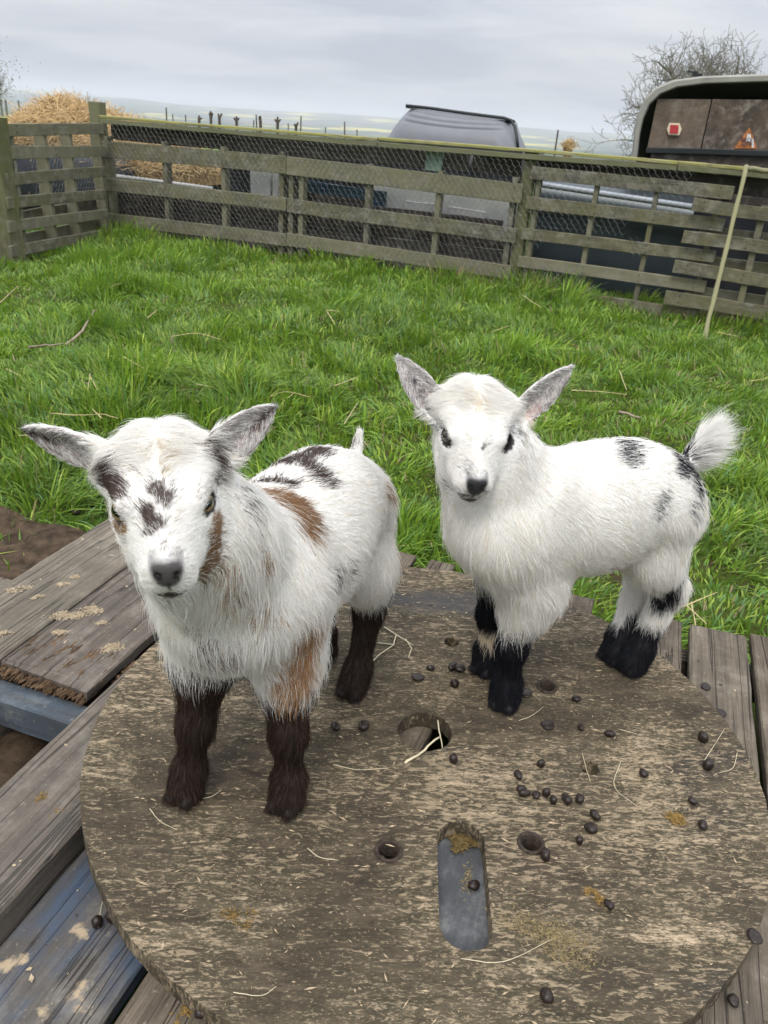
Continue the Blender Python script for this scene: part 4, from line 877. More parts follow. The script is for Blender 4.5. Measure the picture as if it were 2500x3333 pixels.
earsB = [dict(o=on_y((1418, 1330), 0.985), tip=on_y((1292, 1158), 1.015), open=(0.30, -0.90, -0.1), b=0.0195),
         dict(o=on_y((1690, 1350), 0.990), tip=on_y((1866, 1192), 1.030), open=(-0.05, -0.95, -0.15), b=0.0190)]
goatB = dict(white_box=(0.462, 1.12, 0.352), heading=hB, trunk=trunkB, neck=neckB, legs=legsB, tail=tailB, seed=23, base=(0.31, 1.04), iris=(0.085, 0.066, 0.048), pupil=0.25,
    head=dict(frame=FB, ears=earsB, lid=0.0084, w=0.93, dome=0.042), nose=(0.030, 0.031, 0.035),
    rules=[(leg_line([(0.207, 0.975, 0.146, 0.050), (0.186, 1.056, 0.175, 0.045), (0.438, 1.085, 0.090, 0.040), (0.414, 1.115, 0.066, 0.034)], 0), BLACK, 0.10, 1.0),
           (ear_in, GREYF * 1.6, 0.3, 0.5), (ear_in, BLACK * 4, 0.3, 0.16)],
    patches=[
        ([(1585, 2075), (1600, 2080)], 0.016, CREAM, 0.25, 0.97),
        ([(2040, 1440), (2050, 1465), (2045, 1490)], 0.016, BLACK, 0.55, 0.80), ([(1960, 1425), (2020, 1415)], 0.010, BLACK * 2, 0.7, 0.55), ([(1880, 1430), (1930, 1430)], 0.010, BLACK * 3, 0.9, 0.35),
        ([(2200, 1480), (2225, 1510), (2215, 1530)], 0.014, BLACK, 0.4, 0.92), ([(2225, 1480), (2255, 1530), (2268, 1590)], 0.0095, BLACK, 0.35, 0.95), ([(2200, 1455), (2240, 1465)], 0.010, BLACK, 0.6, 0.55), ([(2270, 1610), (2255, 1660)], 0.008, BLACK, 0.6, 0.6),
        ([(2160, 1620), (2145, 1660)], 0.010, BLACK * 3, 0.7, 0.45),
        ([(2200, 1905), (2175, 1950), (2150, 1960)], 0.015, BLACK, 0.3, 0.97), ([(2215, 1890), (2235, 1880)], 0.010, BLACK, 0.4, 0.9), ([(2130, 2100), (2125, 2060)], 0.009, WHITE * 0.95, 0.4, 0.0),
        # face
        ([(1430, 1385), (1450, 1400)], 0.0085, BLACK * 4, 0.7, 0.45), ([(1660, 1405), (1690, 1395)], 0.0085, BLACK * 4, 0.7, 0.45), ([(1578, 1450), (1572, 1458)], 0.0028, BLACK * 2, 0.5, 0.8),
        ([(1525, 1530), (1545, 1535)], 0.008, GREYF, 0.8, 0.45), ([(1500, 1605), (1530, 1615), (1565, 1605)], 0.0065, BLACK * 2, 0.6, 0.65), ([(1465, 1585)], 0.005, BLACK * 2, 0.5, 0.6), ([(1530, 1630)], 0.005, BLACK * 1.5, 0.5, 0.7),
        ([(1555, 1275), (1560, 1310), (1560, 1340)], 0.004, CREAM * 0.9, 0.7, 0.75), ([(1640, 1455)], 0.004, BLACK, 0.5, 0.8), ([(1455, 1440)], 0.004, BLACK, 0.5, 0.8),
        ([(1745, 1335), (1725, 1350)], 0.006, PINK, 0.6, 0.4), ([(1340, 1240), (1400, 1330)], 0.006, BLACK * 3, 0.6, 0.6), ([(1690, 1480), (1720, 1490)], 0.014, GREYF * 2, 0.8, 0.3),
        ([(2000, 1850), (2020, 1880)], 0.010, CHOC * 3, 0.7, 0.5)])
gA, hitA = build_goat("goat_kid", "white and brown goat kid with dark brown legs and brown face spots", goatA, 165000)
gB, hitB = build_goat("goat_kid", "mostly white goat kid with black feet and fluffy raised tail", goatB, 155000)
# ------------------------------------------------------------------ pallet fence: boards are measured on the plane of the wall
WP3 = np.append(wall_P, 0.0)
def on_plane(px, p0, nrm_):
    d = ray(px); return CAM + d * (((p0 - CAM) @ nrm_) / (d @ nrm_))
def wall(px, off=0.0): return on_plane(px, WP3 + WNRM * off, WNRM)
LP0 = np.array([-2.62, 5.50, 0.0]); LP1 = np.array([-2.50, 6.98, 0.0]); LDIR = nrm(LP1 - LP0); LNRM = np.array([LDIR[1], -LDIR[0], 0.0])
def left(px, off=0.0): return on_plane(px, LP0 + LNRM * off, LNRM)
nail_mat = simple("rusty_nail", (0.035, 0.028, 0.024), 0.8, spec=0.2)
nail_me = uv_sphere("nail", 0.0045, 8, 5, (1, 1, 0.4))
def board_px(parent, corners, plane=wall, off=0.05, th=0.020, mat=fence_mat, nrm_=None, name="board", nails=(), seg=12, ragged=(0.004, 0.004)):
    tl, bl, tr, br = [plane(p, off) for p in corners]; nn = WNRM if nrm_ is None else nrm_
    A = (tl + bl) / 2; B = (tr + br) / 2; w = (np.linalg.norm(tl - bl) + np.linalg.norm(tr - br)) / 2
    o = plank(name, A, B, nn, float(w), th, mat, parent, seg=seg, wob=0.0025, bev=0.003, ragged=ragged)
    for k in nails:
        for dz in (0.27, -0.27):
            p = lerp(A, B, k) + nn * (th / 2 + 0.0015) + np.array([0, 0, dz * w + random.uniform(-0.006, 0.006)])
            obj("nail", nail_me, nail_mat, o, frame(p, np.cross(nn, [0, 0, 1.0]), z=nn))
    return o
def upright(parent, x, z0, z1, off, wd=0.040, dp=0.075, mat=fence_mat, plane_p=WP3, dr=None, nn=None, name="stringer"):
    """vertical timber; x = metres along the wall"""
    dr = WDIR if dr is None else dr; nn = WNRM if nn is None else nn
    p = plane_p + dr * x + nn * off
    return plank(name, p + [0, 0, z0], p + [0, 0, z1], dr, dp, wd, mat, parent, seg=8, wob=0.002)
def along(px): return float((wall(px) - WP3) @ WDIR)
def along_left(px): return float((left(px) - LP0) @ LDIR)
def gz(p): return float(ground_z(p[0], p[1]))

PA = thing("fence_pallet", "grey mossy pallet with three broad boards beside the corner post", "pallet", WP3 + WDIR * 0.8 + [0, 0, GZ], "pallets of the fence")
for c in ([(336, 458), (336, 509), (932, 508), (932, 570)], [(347, 580), (347, 620), (932, 643), (932, 688)], [(353, 694), (353, 734), (932, 760), (932, 801)]):
    board_px(PA, c, nails=(0.03, 0.32, 0.65, 0.98))
for px in (365, 547, 735, 922): upright(PA, along((px, 600)), GZ, 0.56, 0.0)
PB = thing("fence_pallet", "weathered pallet with three wide boards in front of the white door", "pallet", WP3 + WDIR * 2.6 + [0, 0, GZ], "pallets of the fence")
for c in ([(936, 510), (936, 570), (1698, 597), (1698, 662)], [(936, 643), (936, 690), (1679, 746), (1679, 793)], [(936, 760), (936, 801), (1663, 863), (1660, 909)]):
    board_px(PB, c, nails=(0.05, 0.37, 0.68, 0.97))
for px in (953, 985, 1200, 1427, 1668): upright(PB, along((px, 690)), GZ, 0.53, 0.0)
PC = thing("fence_pallet", "slatted pallet with five narrow boards right of the middle post", "pallet", WP3 + WDIR * 4.1 + [0, 0, GZ - 0.05], "pallets of the fence")
for c in ([(1733, 544), (1728, 584), (2390, 603), (2381, 650)], [(1717, 641), (1714, 682), (2360, 709), (2352, 753)], [(1700, 742), (1698, 780), (2330, 815), (2322, 853)], [(1690, 834), (1684, 869), (2300, 913), (2292, 953)], [(1676, 924), (1673, 962), (2276, 1005), (2265, 1043)]):
    board_px(PC, c, nails=(0.07, 0.36, 0.66, 0.94))
for px in ((1752, 620), (1938, 640), (2132, 660), (2330, 690)): upright(PC, along(px), GZ - 0.07, 0.56, 0.0, 0.032)
PD = thing("fence_pallet", "slatted pallet overlapping its neighbour behind the thin leaning pole", "pallet", WP3 + WDIR * 5.1 + [0, 0, GZ - 0.06], "pallets of the fence")
for c in ([(2259, 644), (2251, 685), (2560, 682), (2556, 728)], [(2229, 750), (2218, 788), (2560, 793), (2556, 839)], [(2199, 848), (2189, 888), (2560, 900), (2556, 945)], [(2170, 948), (2159, 986), (2560, 1006), (2556, 1055)]):
    board_px(PD, c, off=0.095, nails=(0.12, 0.62))
for px in ((2470, 740), (2562, 740)): upright(PD, along(px), GZ - 0.08, 0.50, 0.070, 0.040, 0.03)
for z0 in (0.50, 0.30, 0.12, -0.08, -0.2):                                # its rear boards
    p = WP3 + WDIR * 4.72 + WNRM * 0.012; q = WP3 + WDIR * 5.45 + WNRM * 0.012
    plank("board", p + [0, 0, z0], q + [0, 0, z0 - 0.01], WNRM, 0.085, 0.018, dark_wood if z0 > 0.4 else fence_mat, PD, seg=8, wob=0.002)
PL = thing("fence_pallet", "slatted pallet of six thin boards closing the side beside the straw", "pallet", (LP0 + LP1) / 2 + [0, 0, GZ], "pallets of the fence")
for c in ([(7, 402), (11, 441), (334, 401), (334, 439)], [(12, 479), (16, 519), (336, 471), (336, 509)], [(16, 564), (21, 602), (342, 542), (342, 577)], [(21, 644), (24, 680), (343, 615), (343, 648)], [(26, 721), (30, 755), (347, 680), (347, 713)], [(30, 800), (35, 835), (336, 748), (336, 781)]):
    board_px(PL, c, plane=left, off=0.05, nrm_=LNRM, nails=(0.10, 0.45, 0.70))
for px in (40, 148, 230, 325): upright(PL, along_left((px, 600)), GZ, 0.58, 0.0, 0.04, 0.08, plane_p=LP0, dr=LDIR, nn=LNRM)
for px in (95, 190, 300): 
    for z0 in (-0.05, 0.19, 0.42): pass
pr = LP0 - LNRM * 0.05
for z0 in (-0.10, 0.05): plank("board", pr + LDIR * 0.1 + [0, 0, z0], pr + LDIR * 1.4 + [0, 0, z0], LNRM, 0.09, 0.018, fence_mat, PL, seg=8)
# posts
def post(p, z1, wd, label, mat=post_mat, lean=(0, 0)):
    p = np.array([p[0], p[1], 0.0]); t_ = thing("fence_post", label, "post", (p[0], p[1], gz(p)))
    plank("shaft", p + [0, 0, gz(p) - 0.08], p + [lean[0], lean[1], z1], WNRM, wd, wd * 0.9, mat, t_, seg=10, wob=0.003, bev=0.006)
    plank("cap", p + [lean[0], lean[1], z1 + 0.0005], p + [lean[0], lean[1], z1 + 0.006], WNRM, wd * 0.985, wd * 0.88, mat, t_, seg=1, wob=0.0015, bev=0.006)
post(wall((323, 420), -0.035), 0.80, 0.105, "tall square post standing in the fence corner by the straw heap")
post(left((8, 600), 0.0), 0.67, 0.13, "thick rounded post ending the slatted side panel")
post(wall((1712, 640), -0.02), 0.685, 0.085, "square post between the wide-board and the narrow-board pallets")
# capping rails
RZ = 0.700
def rail(px0, px1, label, wd=0.10, dz=0.0):
    a = wall(px0, 0.01); b2 = wall(px1, 0.01); a[2] = RZ + dz; b2[2] = RZ + dz
    t_ = thing("capping_rail", label, "rail", (a + b2) / 2, "rails along the fence top")
    plank("top_board", a, b2, [0, 0, 1.0], wd, 0.022, rail_mat, t_, seg=20, wob=0.003, bev=0.004, ragged=(0.004, 0.004))
    plank("edge_board", a + WNRM * (wd / 2 - 0.012) - [0, 0, 0.032], b2 + WNRM * (wd / 2 - 0.012) - [0, 0, 0.030], WNRM, 0.034, 0.018, post_mat, t_, seg=20, wob=0.003)
rail((336, 372), (1236, 446), "long lichened rail capping the fence from the corner post")
rail((1240, 446), (2211, 508), "lichened rail capping the fence below the grey ribbed shell")
rail((2215, 508), (2640, 548), "pale yellowish rail capping the fence below the livestock trailer")
# green painted offcut and other loose boards nailed behind
LN = thing("timber_lining", "dark horizontal boards lining the back of the pallet fence", "boards", WP3 + WDIR * 1.8 - WNRM * 0.06 + [0, 0, GZ])
def lining(x0, x1, z, w, mat=dark_wood, off=-0.065): plank("board", WP3 + WDIR * x0 + WNRM * off + [0, 0, z], WP3 + WDIR * x1 + WNRM * off + [0, 0, z], WNRM, w, 0.016, mat, LN, seg=12, wob=0.003)
lining(0.06, 1.20, 0.605, 0.135); lining(1.18, 3.10, 0.605, 0.140, off=-0.085); lining(3.13, 3.48, 0.605, 0.14); lining(3.56, 5.45, 0.600, 0.14)
lining(0.05, 1.75, 0.105, 0.125); lining(1.78, 3.46, 0.095, 0.120); lining(0.05, 1.75, -0.015, 0.110); lining(1.78, 3.46, -0.03, 0.115); lining(0.05, 3.46, -0.145, 0.10)
lining(1.85, 2.35, 0.235, 0.10); lining(2.40, 3.40, 0.215, 0.045)
green_paint = simple("pale_green_paint", (0.15, 0.21, 0.165), 0.8, var=0.35, vscale=20)
mp_ = thing("timber_offcut", "pale green painted offcut nailed under the capping rail", "offcut", wall((1420, 520), -0.02))
plank("block", wall((1418, 474), -0.02), wall((1410, 556), -0.02), WNRM, 0.125, 0.018, green_paint, mp_, seg=3)
# bricks along the foot of the fence
brick_mat = simple("old_brick", (0.23, 0.085, 0.045), 0.95, spec=0.15, var=0.5, vscale=30, bump=0.8)
bm_ = plank_mesh("brick", 0.215, 0.065, 0.10, seg=4, wob=0.0025, bev=0.006)
for k, (px, lab) in enumerate((((399, 765), "orange brick at the fence foot nearest the corner post"), ((770, 810), "broken-looking orange brick under the boards of the corner pallet"), ((1212, 866), "orange brick under the left half of the wide-board pallet"), ((1334, 892), "orange brick half hidden by dry grass under the wide-board pallet"))):
    p = wall(px, -0.12); p[2] = gz(p) + 0.065
    tag(obj("brick", bm_, brick_mat, None, frame(p, WDIR + np.array([0, 0, 0.02 * (k - 1.5)]), z=WNRM)), lab, "brick", "bricks at the fence foot")
# thin pole leaning on the fence
pole_mat = wood_mat("pale_pole_wood", [(0.25, (0.14, 0.125, 0.075)), (0.5, (0.26, 0.235, 0.15)), (0.8, (0.40, 0.36, 0.25))], (0.22, 0.22, 0.08), 0.4, streak=(3, 60, 60))
pb = on_z((2286, 1130), -0.255); pt = wall((2430, 540), 0.16)
pol = MB(); n_ = 14; P_ = np.array([lerp(pb, pt, k / (n_ - 1)) for k in range(n_)]); P_[1:-1] += np.random.default_rng(2).normal(0, 0.0014, (n_ - 2, 3)); pol.tube(P_, 0.0135 + 0.0015 * np.sin(np.arange(n_) * 2.1), 8)
tag(pol.build("wooden_pole", pole_mat, None, None, True), "thin pale pole leaning upright against the slatted pallets", "pole")
bar = MB(); a = wall((2428, 548), 0.17); b2 = wall((2600, 566), 0.17); bar.tube(np.array([lerp(a, b2, k / 6) + [0, 0, 0.004 * math.sin(k * 2)] for k in range(7)]), 0.014, 7)
tag(bar.build("wooden_bar", pole_mat, None, None, True), "short pale crossbar at the top of the thin pole", "bar")
# wire netting
wire_mat = simple("galvanised_wire", (0.19, 0.195, 0.185), 0.5, metal=0.6, spec=0.5)
def netting(name, label, p0, dr, nn, x0, x1, z0, z1, off, pitch=0.044, keep=lambda x, z: True, r=0.00075, seed=1):
    """hexagonal netting stretched over the boards"""
    q = np.random.default_rng(seed); hgt = pitch * 0.92; E_ = []; cache = {}
    def node(x, z):
        k = (round(x, 4), round(z, 4))
        if k not in cache:
            w = off + 0.004 * math.sin(x * 5 + z * 7) + 0.006 * math.sin(x * 1.7 + 1) + q.normal(0, 0.0015)
            jx = 0.05 * pitch * q.normal() + 0.012 * math.sin(z * 9 + x * 2.0); jz = 0.05 * pitch * q.normal() + 0.010 * math.sin(x * 3.1)
            cache[k] = p0 + dr * (x + jx) + nn * w + np.array([0, 0, z + jz])
        return cache[k]
    rows = int((z1 - z0) / (hgt * 0.75 * 1.0)); cols = int((x1 - x0) / pitch)
    tw = hgt * 0.30
    for i_ in range(rows):
        zc = z0 + i_ * hgt * 0.75
        for j_ in range(cols):
            xc = x0 + (j_ + 0.5 * (i_ % 2)) * pitch
            if not keep(xc, zc): continue
            top = (xc, zc + tw); bot = (xc, zc)
            E_.append((bot, top, 1.55))                                  # twisted upright
            E_.append((top, (xc - pitch / 2, zc + hgt * 0.75), 1.0)); E_.append((top, (xc + pitch / 2, zc + hgt * 0.75), 1.0))
    A = np.array([node(*e[0]) for e in E_]); B = np.array([node(*e[1]) for e in E_]); rr = np.array([e[2] for e in E_]) * r
    d = B - A; d /= np.linalg.norm(d, axis=1, keepdims=True); u = np.cross(d, nn); u /= np.linalg.norm(u, axis=1, keepdims=True); v = np.cross(d, u)
    V = []
    for P in (A, B):
        for k in range(3): a_ = 2 * math.pi * k / 3; V.append(P + (u * math.cos(a_) + v * math.sin(a_)) * rr[:, None])
    V = np.stack(V, 1).reshape(-1, 3); o_ = np.arange(len(A))[:, None] * 6
    Qn = np.concatenate([o_ + np.array([k, (k + 1) % 3, 3 + (k + 1) % 3, 3 + k]) for k in range(3)])
    return tag(obj(name, mesh_np(name, V, Qn), wire_mat), label, "netting")
xC = along((1700, 700)); xE = along((2270, 560))
def keepw(x, z):
    if x > xC + 0.1:
        if z < -0.12: return x < xE - 0.5
        if -0.03 < z < 0.20: return math.sin(x * 9) > 0.9 and z > 0.1
        if 0.20 <= z < 0.32: return x < xE - 0.35
        if z < -0.02: return x < xE - 0.55
    return z < 0.68
stuff(netting("wire_netting", "hexagonal wire netting stretched over the pallet fence", WP3, WDIR, WNRM, 0.08, xE, -0.20, 0.675, 0.068, keep=keepw))
stuff(netting("wire_netting", "hexagonal wire netting behind the slatted side panel", LP0, LDIR, LNRM, 0.35, 1.45, 0.10, 0.57, -0.03, pitch=0.05, seed=4))

# black sheets added as a backdrop so the fence gaps stay dark
def sheet(label, x0, x1, z0, z1, off, seed):
    q = np.random.default_rng(seed); nx, nz = 60, 10; V = []
    for i_ in range(nx + 1):
        for k in range(nz + 1):
            x = x0 + (x1 - x0) * i_ / nx; w = off + 0.03 * math.sin(x * 7 + seed) + 0.015 * math.sin(x * 19 + k * 0.6); V.append(WP3 + WDIR * x + WNRM * w + np.array([0, 0, z0 + (z1 - z0) * k / nz - 0.02 * (1 + math.sin(x * 4.3)) * k / nz]))
    i_ = np.arange(nx)[:, None] * (nz + 1) + np.arange(nz)[None]; o = obj("black_backdrop", mesh_np("black_backdrop", np.array(V), np.stack([i_, i_ + nz + 1, i_ + nz + 2, i_ + 1], -1).reshape(-1, 4), None, True), simple("black_backdrop", (0.012, 0.013, 0.017), 0.5, spec=0.4, var=0.3, vscale=6))
    so_ = o.modifiers.new("thickness", 'SOLIDIFY'); so_.thickness = 0.002
    return tag(o, label, "sheeting", "black backdrops added behind the fence")
sheet("black backdrop added to darken the gaps of the wide-board pallets", 0.94, 3.50, GZ - 0.1, 0.66, -0.41, 1)
sheet("black backdrop added to darken the gaps of the narrow-board pallets", 3.44, 6.4, GZ - 0.15, 0.66, -0.90, 2)
# ------------------------------------------------------------------ things behind the fence
straw_mat, t, b = mat_new("straw"); g = NG(t); at = g.n('ShaderNodeAttribute', attribute_name='hcol').outputs['Color']
t.links.new(at, b.inputs['Base Color']); b.inputs['Roughness'].default_value = 0.55; b.inputs['Specular IOR Level'].default_value = 0.3
def strands(name, X, R0, C, parent, org):
    n, k = X.shape[:2]; cv = bpy.data.hair_curves.new(name); cv.add_curves([k] * n)
    cv.attributes['position'].data.foreach_set('vector', (X - org).astype(np.float32).ravel())
    rad = cv.attributes.get('radius') or cv.attributes.new('radius', 'FLOAT', 'POINT'); rad.data.foreach_set('value', np.repeat(R0, k).astype(np.float32))
    cv.attributes.new('hcol', 'FLOAT_COLOR', 'CURVE').data.foreach_set('color', np.hstack([C, np.ones((n, 1))]).astype(np.float32).ravel())
    cv.materials.append(straw_mat); o = bpy.data.objects.new(name, cv); COL.objects.link(o); o.parent = parent; return stuff(o)
black_plastic = simple("black_plastic", (0.010, 0.012, 0.018), 0.45, spec=0.5, var=0.3, vscale=12)
core_mat = simple("straw_core", (0.20, 0.135, 0.065), 0.95, spec=0.05, var=0.6, vscale=26, bump=1.0)
# straw heap: ridge along the back of the fence, on a black-wrapped stack
hc0 = wall((250, 420), -1.05)
hroot = thing("straw_heap", "heap of loose golden straw piled behind the fence corner", "straw heap", (hc0[0], hc0[1], gz(hc0)))
def heap_top(x, w):
    """height of the straw over the ground at x metres along, w metres across"""
    sx = np.clip((x + 0.86) / 0.75, 0, 1) * np.clip((1.35 - x) / 1.6, 0, 1)
    return 0.46 + 0.56 * np.sqrt(np.clip(sx, 0, 1)) * np.clip(1 - (w / 0.62) ** 2, 0, 1) ** 0.6 + 0.05 * (vnoise(x * 6, w * 6, 2) - 0.5)
nx, nw = 44, 20; xs, ws = np.meshgrid(np.linspace(-0.86, 1.35, nx), np.linspace(-0.62, 0.62, nw), indexing='ij')
g0 = gz(hc0); hz = g0 + heap_top(xs, ws); hz[:, [0, -1]] = g0 + 0.2; hz[[0, -1], :] = g0 + 0.35
HV = hc0[None, None] * [1, 1, 0] + xs[..., None] * WDIR + ws[..., None] * WNRM; HV[..., 2] = hz
i = np.arange(nx - 1)[:, None] * nw + np.arange(nw - 1)[None]; HQ = np.stack([i, i + nw, i + nw + 1, i + 1], -1).reshape(-1, 4)
obj("core", mesh_np("core", HV.reshape(-1, 3), HQ, None, True), core_mat, hroot)
q = np.random.default_rng(8); n = 8500
x = -0.90 + 2.25 * q.random(n); w = q.uniform(-0.6, 0.62, n); z = g0 + heap_top(x, w) + q.normal(0.004, 0.014, n)
P = hc0 * [1, 1, 0] + x[:, None] * WDIR + w[:, None] * WNRM; P[:, 2] = z
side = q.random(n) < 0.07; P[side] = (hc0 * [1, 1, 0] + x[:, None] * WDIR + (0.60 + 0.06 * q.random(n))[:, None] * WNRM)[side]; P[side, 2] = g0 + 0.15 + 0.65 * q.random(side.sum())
a = q.random(n) * 2 * np.pi; el = q.normal(0.05, 0.42, n); d = np.stack([np.cos(a) * np.cos(el), np.sin(a) * np.cos(el), np.sin(el)], 1); L = 0.09 + 0.20 * q.random(n) ** 1.5
bend = q.normal(0, 0.25, (n, 3)); ts = np.linspace(-0.5, 0.5, 4)
X = P[:, None] + (d[:, None] * ts[None, :, None] + bend[:, None] * (ts * ts)[None, :, None]) * L[:, None, None]
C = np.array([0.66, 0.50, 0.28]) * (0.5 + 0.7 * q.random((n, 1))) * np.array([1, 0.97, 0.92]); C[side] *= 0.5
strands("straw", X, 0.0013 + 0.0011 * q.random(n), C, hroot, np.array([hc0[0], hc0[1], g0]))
MW["straw_stack"] = None; MW.pop("straw_stack")
st = thing("wrapped_bale", "black plastic wrapped bale under the straw heap", "bale", (hc0[0], hc0[1], g0))
V = []; n = 48
for r_, z_ in ((0.0, 0.0), (0.98, 0.0), (1.06, 0.10), (1.08, 0.30), (1.06, 0.50), (0.98, 0.60), (0.0, 0.60)):
    for k in range(n):
        a_ = 2 * math.pi * k / n; ex = abs(math.cos(a_)) ** 0.6 * math.copysign(1, math.cos(a_)); ey = abs(math.sin(a_)) ** 0.6 * math.copysign(1, math.sin(a_))
        V.append(hc0 * [1, 1, 0] + WDIR * (0.26 + ex * r_ * 0.94) + WNRM * ey * r_ * 0.66 + np.array([0, 0, g0 + z_ + 0.01 * math.sin(k * 3 + z_ * 9)]))
i = np.arange(6)[:, None] * n + np.arange(n)[None]; j = np.arange(6)[:, None] * n + (np.arange(n)[None] + 1) % n
obj("wrap", mesh_np("wrap", np.array(V), np.stack([i, j, j + n, i + n], -1).reshape(-1, 4), None, True), black_plastic, st)
# white panelled door lying on edge behind the wide-board pallet
upvc = simple("white_plastic", (0.50, 0.50, 0.48), 0.5, spec=0.4, var=0.1, vscale=5)
def slab(parent, name, px4, off, th, mat, seg=4): return board_px(parent, px4, off=off, th=th, mat=mat, name=name, seg=seg)
dr_ = thing("panel_door", "white panelled door lying on its side behind the fence boards", "door", wall((1450, 740), -0.30) * [1, 1, 0] + [0, 0, GZ])
slab(dr_, "leaf", [(1215, 598), (1215, 800), (1690, 650), (1690, 850)], -0.30, 0.045, upvc)
for px4 in ([(1320, 652), (1320, 688), (1412, 662), (1412, 700)], [(1460, 672), (1460, 704), (1580, 690), (1580, 724)]):
    slab(dr_, "raised_panel", px4, -0.262, 0.022, upvc, 2)
dr2 = thing("window_frame", "narrow white plastic frame standing behind the corner pallet", "frame", wall((580, 600), -0.28) * [1, 1, 0] + [0, 0, GZ])
slab(dr2, "side_piece", [(822, 552), (822, 800), (885, 560), (885, 805)], -0.28, 0.05, upvc, 3)
slab(dr2, "bead", [(890, 560), (890, 800), (904, 562), (904, 802)], -0.27, 0.03, upvc, 3)
pipe = MB(); a_ = wall((380, 573), -0.35); b_ = wall((690, 614), -0.35); pipe.tube([a_, lerp(a_, b_, 0.5), b_], 0.016, 8)
tag(pipe.build("plastic_pipe", upvc, None, None, True), "white plastic pipe lying behind the corner pallet", "pipe")
teal = simple("blue_tarpaulin", (0.022, 0.055, 0.085), 0.5, spec=0.4, var=0.4, vscale=9)
tb = thing("plastic_sheet", "dark blue plastic sheet behind the wide-board pallet", "sheet", wall((1090, 640), -0.22) * [1, 1, 0] + [0, 0, GZ])
slab(tb, "side", [(1005, 590), (1005, 740), (1250, 620), (1250, 780)], -0.22, 0.02, teal, 3)
# blue-grey bodywork behind the narrow-board pallet
body_mat = simple("dull_blue_grey_metal", (0.038, 0.050, 0.058), 0.35, metal=0.3, spec=0.5, var=0.25, vscale=4); silver = simple("silver_highlight", (0.30, 0.33, 0.36), 0.55, metal=0.0, spec=0.5, var=0.1, vscale=6)
bw = thing("metal_bonnet", "dull blue grey metal bodywork with silver highlight painted along the top edge behind the narrow slats", "bodywork", wall((2000, 800), -0.45) * [1, 1, 0] + [0, 0, GZ - 0.06])
a_ = wall((1752, 600), -0.45); b_ = wall((2262, 676), -0.45); nx = 24; prof = [(-0.42, 0.055), (-0.18, 0.050), (-0.05, 0.030), (-0.01, 0.010), (0.02, -0.022), (0.035, -0.07), (0.045, -0.16), (0.02, -0.19), (0.05, -0.36), (0.05, -0.75)]
V = np.array([lerp(a_, b_, k / nx) + WNRM * w_ + np.array([0, 0, h_]) for k in range(nx + 1) for w_, h_ in prof]); m_ = len(prof)
i = np.arange(nx)[:, None] * m_ + np.arange(m_ - 1)[None]
obj("panel", mesh_np("panel", V, np.stack([i, i + m_, i + m_ + 1, i + 1], -1).reshape(-1, 4), None, True), body_mat, bw)
tr_ = MB(); tr_.tube([lerp(a_, b_, k / 8) + WNRM * 0.005 + np.array([0, 0, 0.003]) for k in range(9)], 0.020, 10); tr_.build("edge_highlight", silver, bw, None, True)  # soft highlight of the top edge, put into the tube's silver colour
# grey ribbed moulded shell
grey_pl = simple("grey_plastic", (0.150, 0.158, 0.175), 0.5, spec=0.4, var=0.08, vscale=5)
sh = thing("ribbed_shell", "grey moulded plastic shell with curved ribs and black tube rim above the fence", "shell", wall((1460, 470), -1.0) * [1, 1, 0] + [0, 0, GZ])
off = -0.95; BLp, BRp, TLp, TRp = wall((1236, 446), off), wall((1697, 486), off), wall((1318, 344), off - 0.22), wall((1662, 388), off - 0.22)
nu, nv = 60, 46; V = []
for iu in range(nu + 1):
    u = iu / nu
    for iv in range(nv + 1):
        v = iv / nv
        if v < 0.72:
            vv = v / 0.72; p = lerp(lerp(BLp, BRp, u), lerp(TLp, TRp, u), vv) + WNRM * 0.05 * math.sin(vv * math.pi)
            e = np.clip(min(u, 1 - u) / 0.16, 0, 1); 
            p = p - WNRM * 0.20 * (1 - e) ** 2
            cur = vv + 0.10 * math.sin(u * math.pi * 1.1)
            rib = sum(math.exp(-((cur - c_) / 0.030) ** 2) for c_ in (0.60, 0.76, 0.92)) * np.clip(min(u - 0.06, 0.93 - u) / 0.05, 0, 1)
            p = p - WNRM * 0.016 * rib - np.array([0, 0, 0.006]) * rib
            if vv > 0.86: p = p + np.array([0, 0, -0.02 * ((vv - 0.86) / 0.14) ** 2]) 
        else:
            vv = (v - 0.72) / 0.28; p = lerp(TLp, TRp, u) - WNRM * (0.22 * vv) + np.array([0, 0, -0.02 + 0.02 * math.sin(vv * math.pi)])
        V.append(p)
m_ = nv + 1; i = np.arange(nu)[:, None] * m_ + np.arange(nv)[None]
obj("shell", mesh_np("shell", np.array(V), np.stack([i, i + m_, i + m_ + 1, i + 1], -1).reshape(-1, 4), None, True), grey_pl, sh)
for col_ in (0, nu):
    e_ = np.array(V[col_ * m_:col_ * m_ + int(nv * 0.72) + 1]); bk_ = e_ + (np.array(V[col_ * m_ + nv]) - np.array(V[col_ * m_ + int(nv * 0.72)]))
    k_ = np.arange(len(e_) - 1); obj('side_wall', mesh_np('side_wall', np.vstack([e_, bk_]), np.stack([k_, k_ + 1, k_ + 1 + len(e_), k_ + len(e_)], -1), None, True), grey_pl, sh)
skirt = MB(); a_ = wall((1215, 532), off + 0.02); b_ = wall((1735, 588), off + 0.02)
plank("flange", a_, b_, [0, 0, 1.0], 0.10, 0.03, grey_pl, sh, seg=8, wob=0.001); 
V = np.array([BLp, BRp, b_, a_, BLp - WNRM * 0.9, BRp - WNRM * 0.9, b_ - WNRM * 0.9, a_ - WNRM * 0.9]); obj("lower_body", mesh_np("lower_body", V, [(0, 3, 2, 1), (0, 4, 7, 3), (1, 2, 6, 5)]), black_plastic, sh)
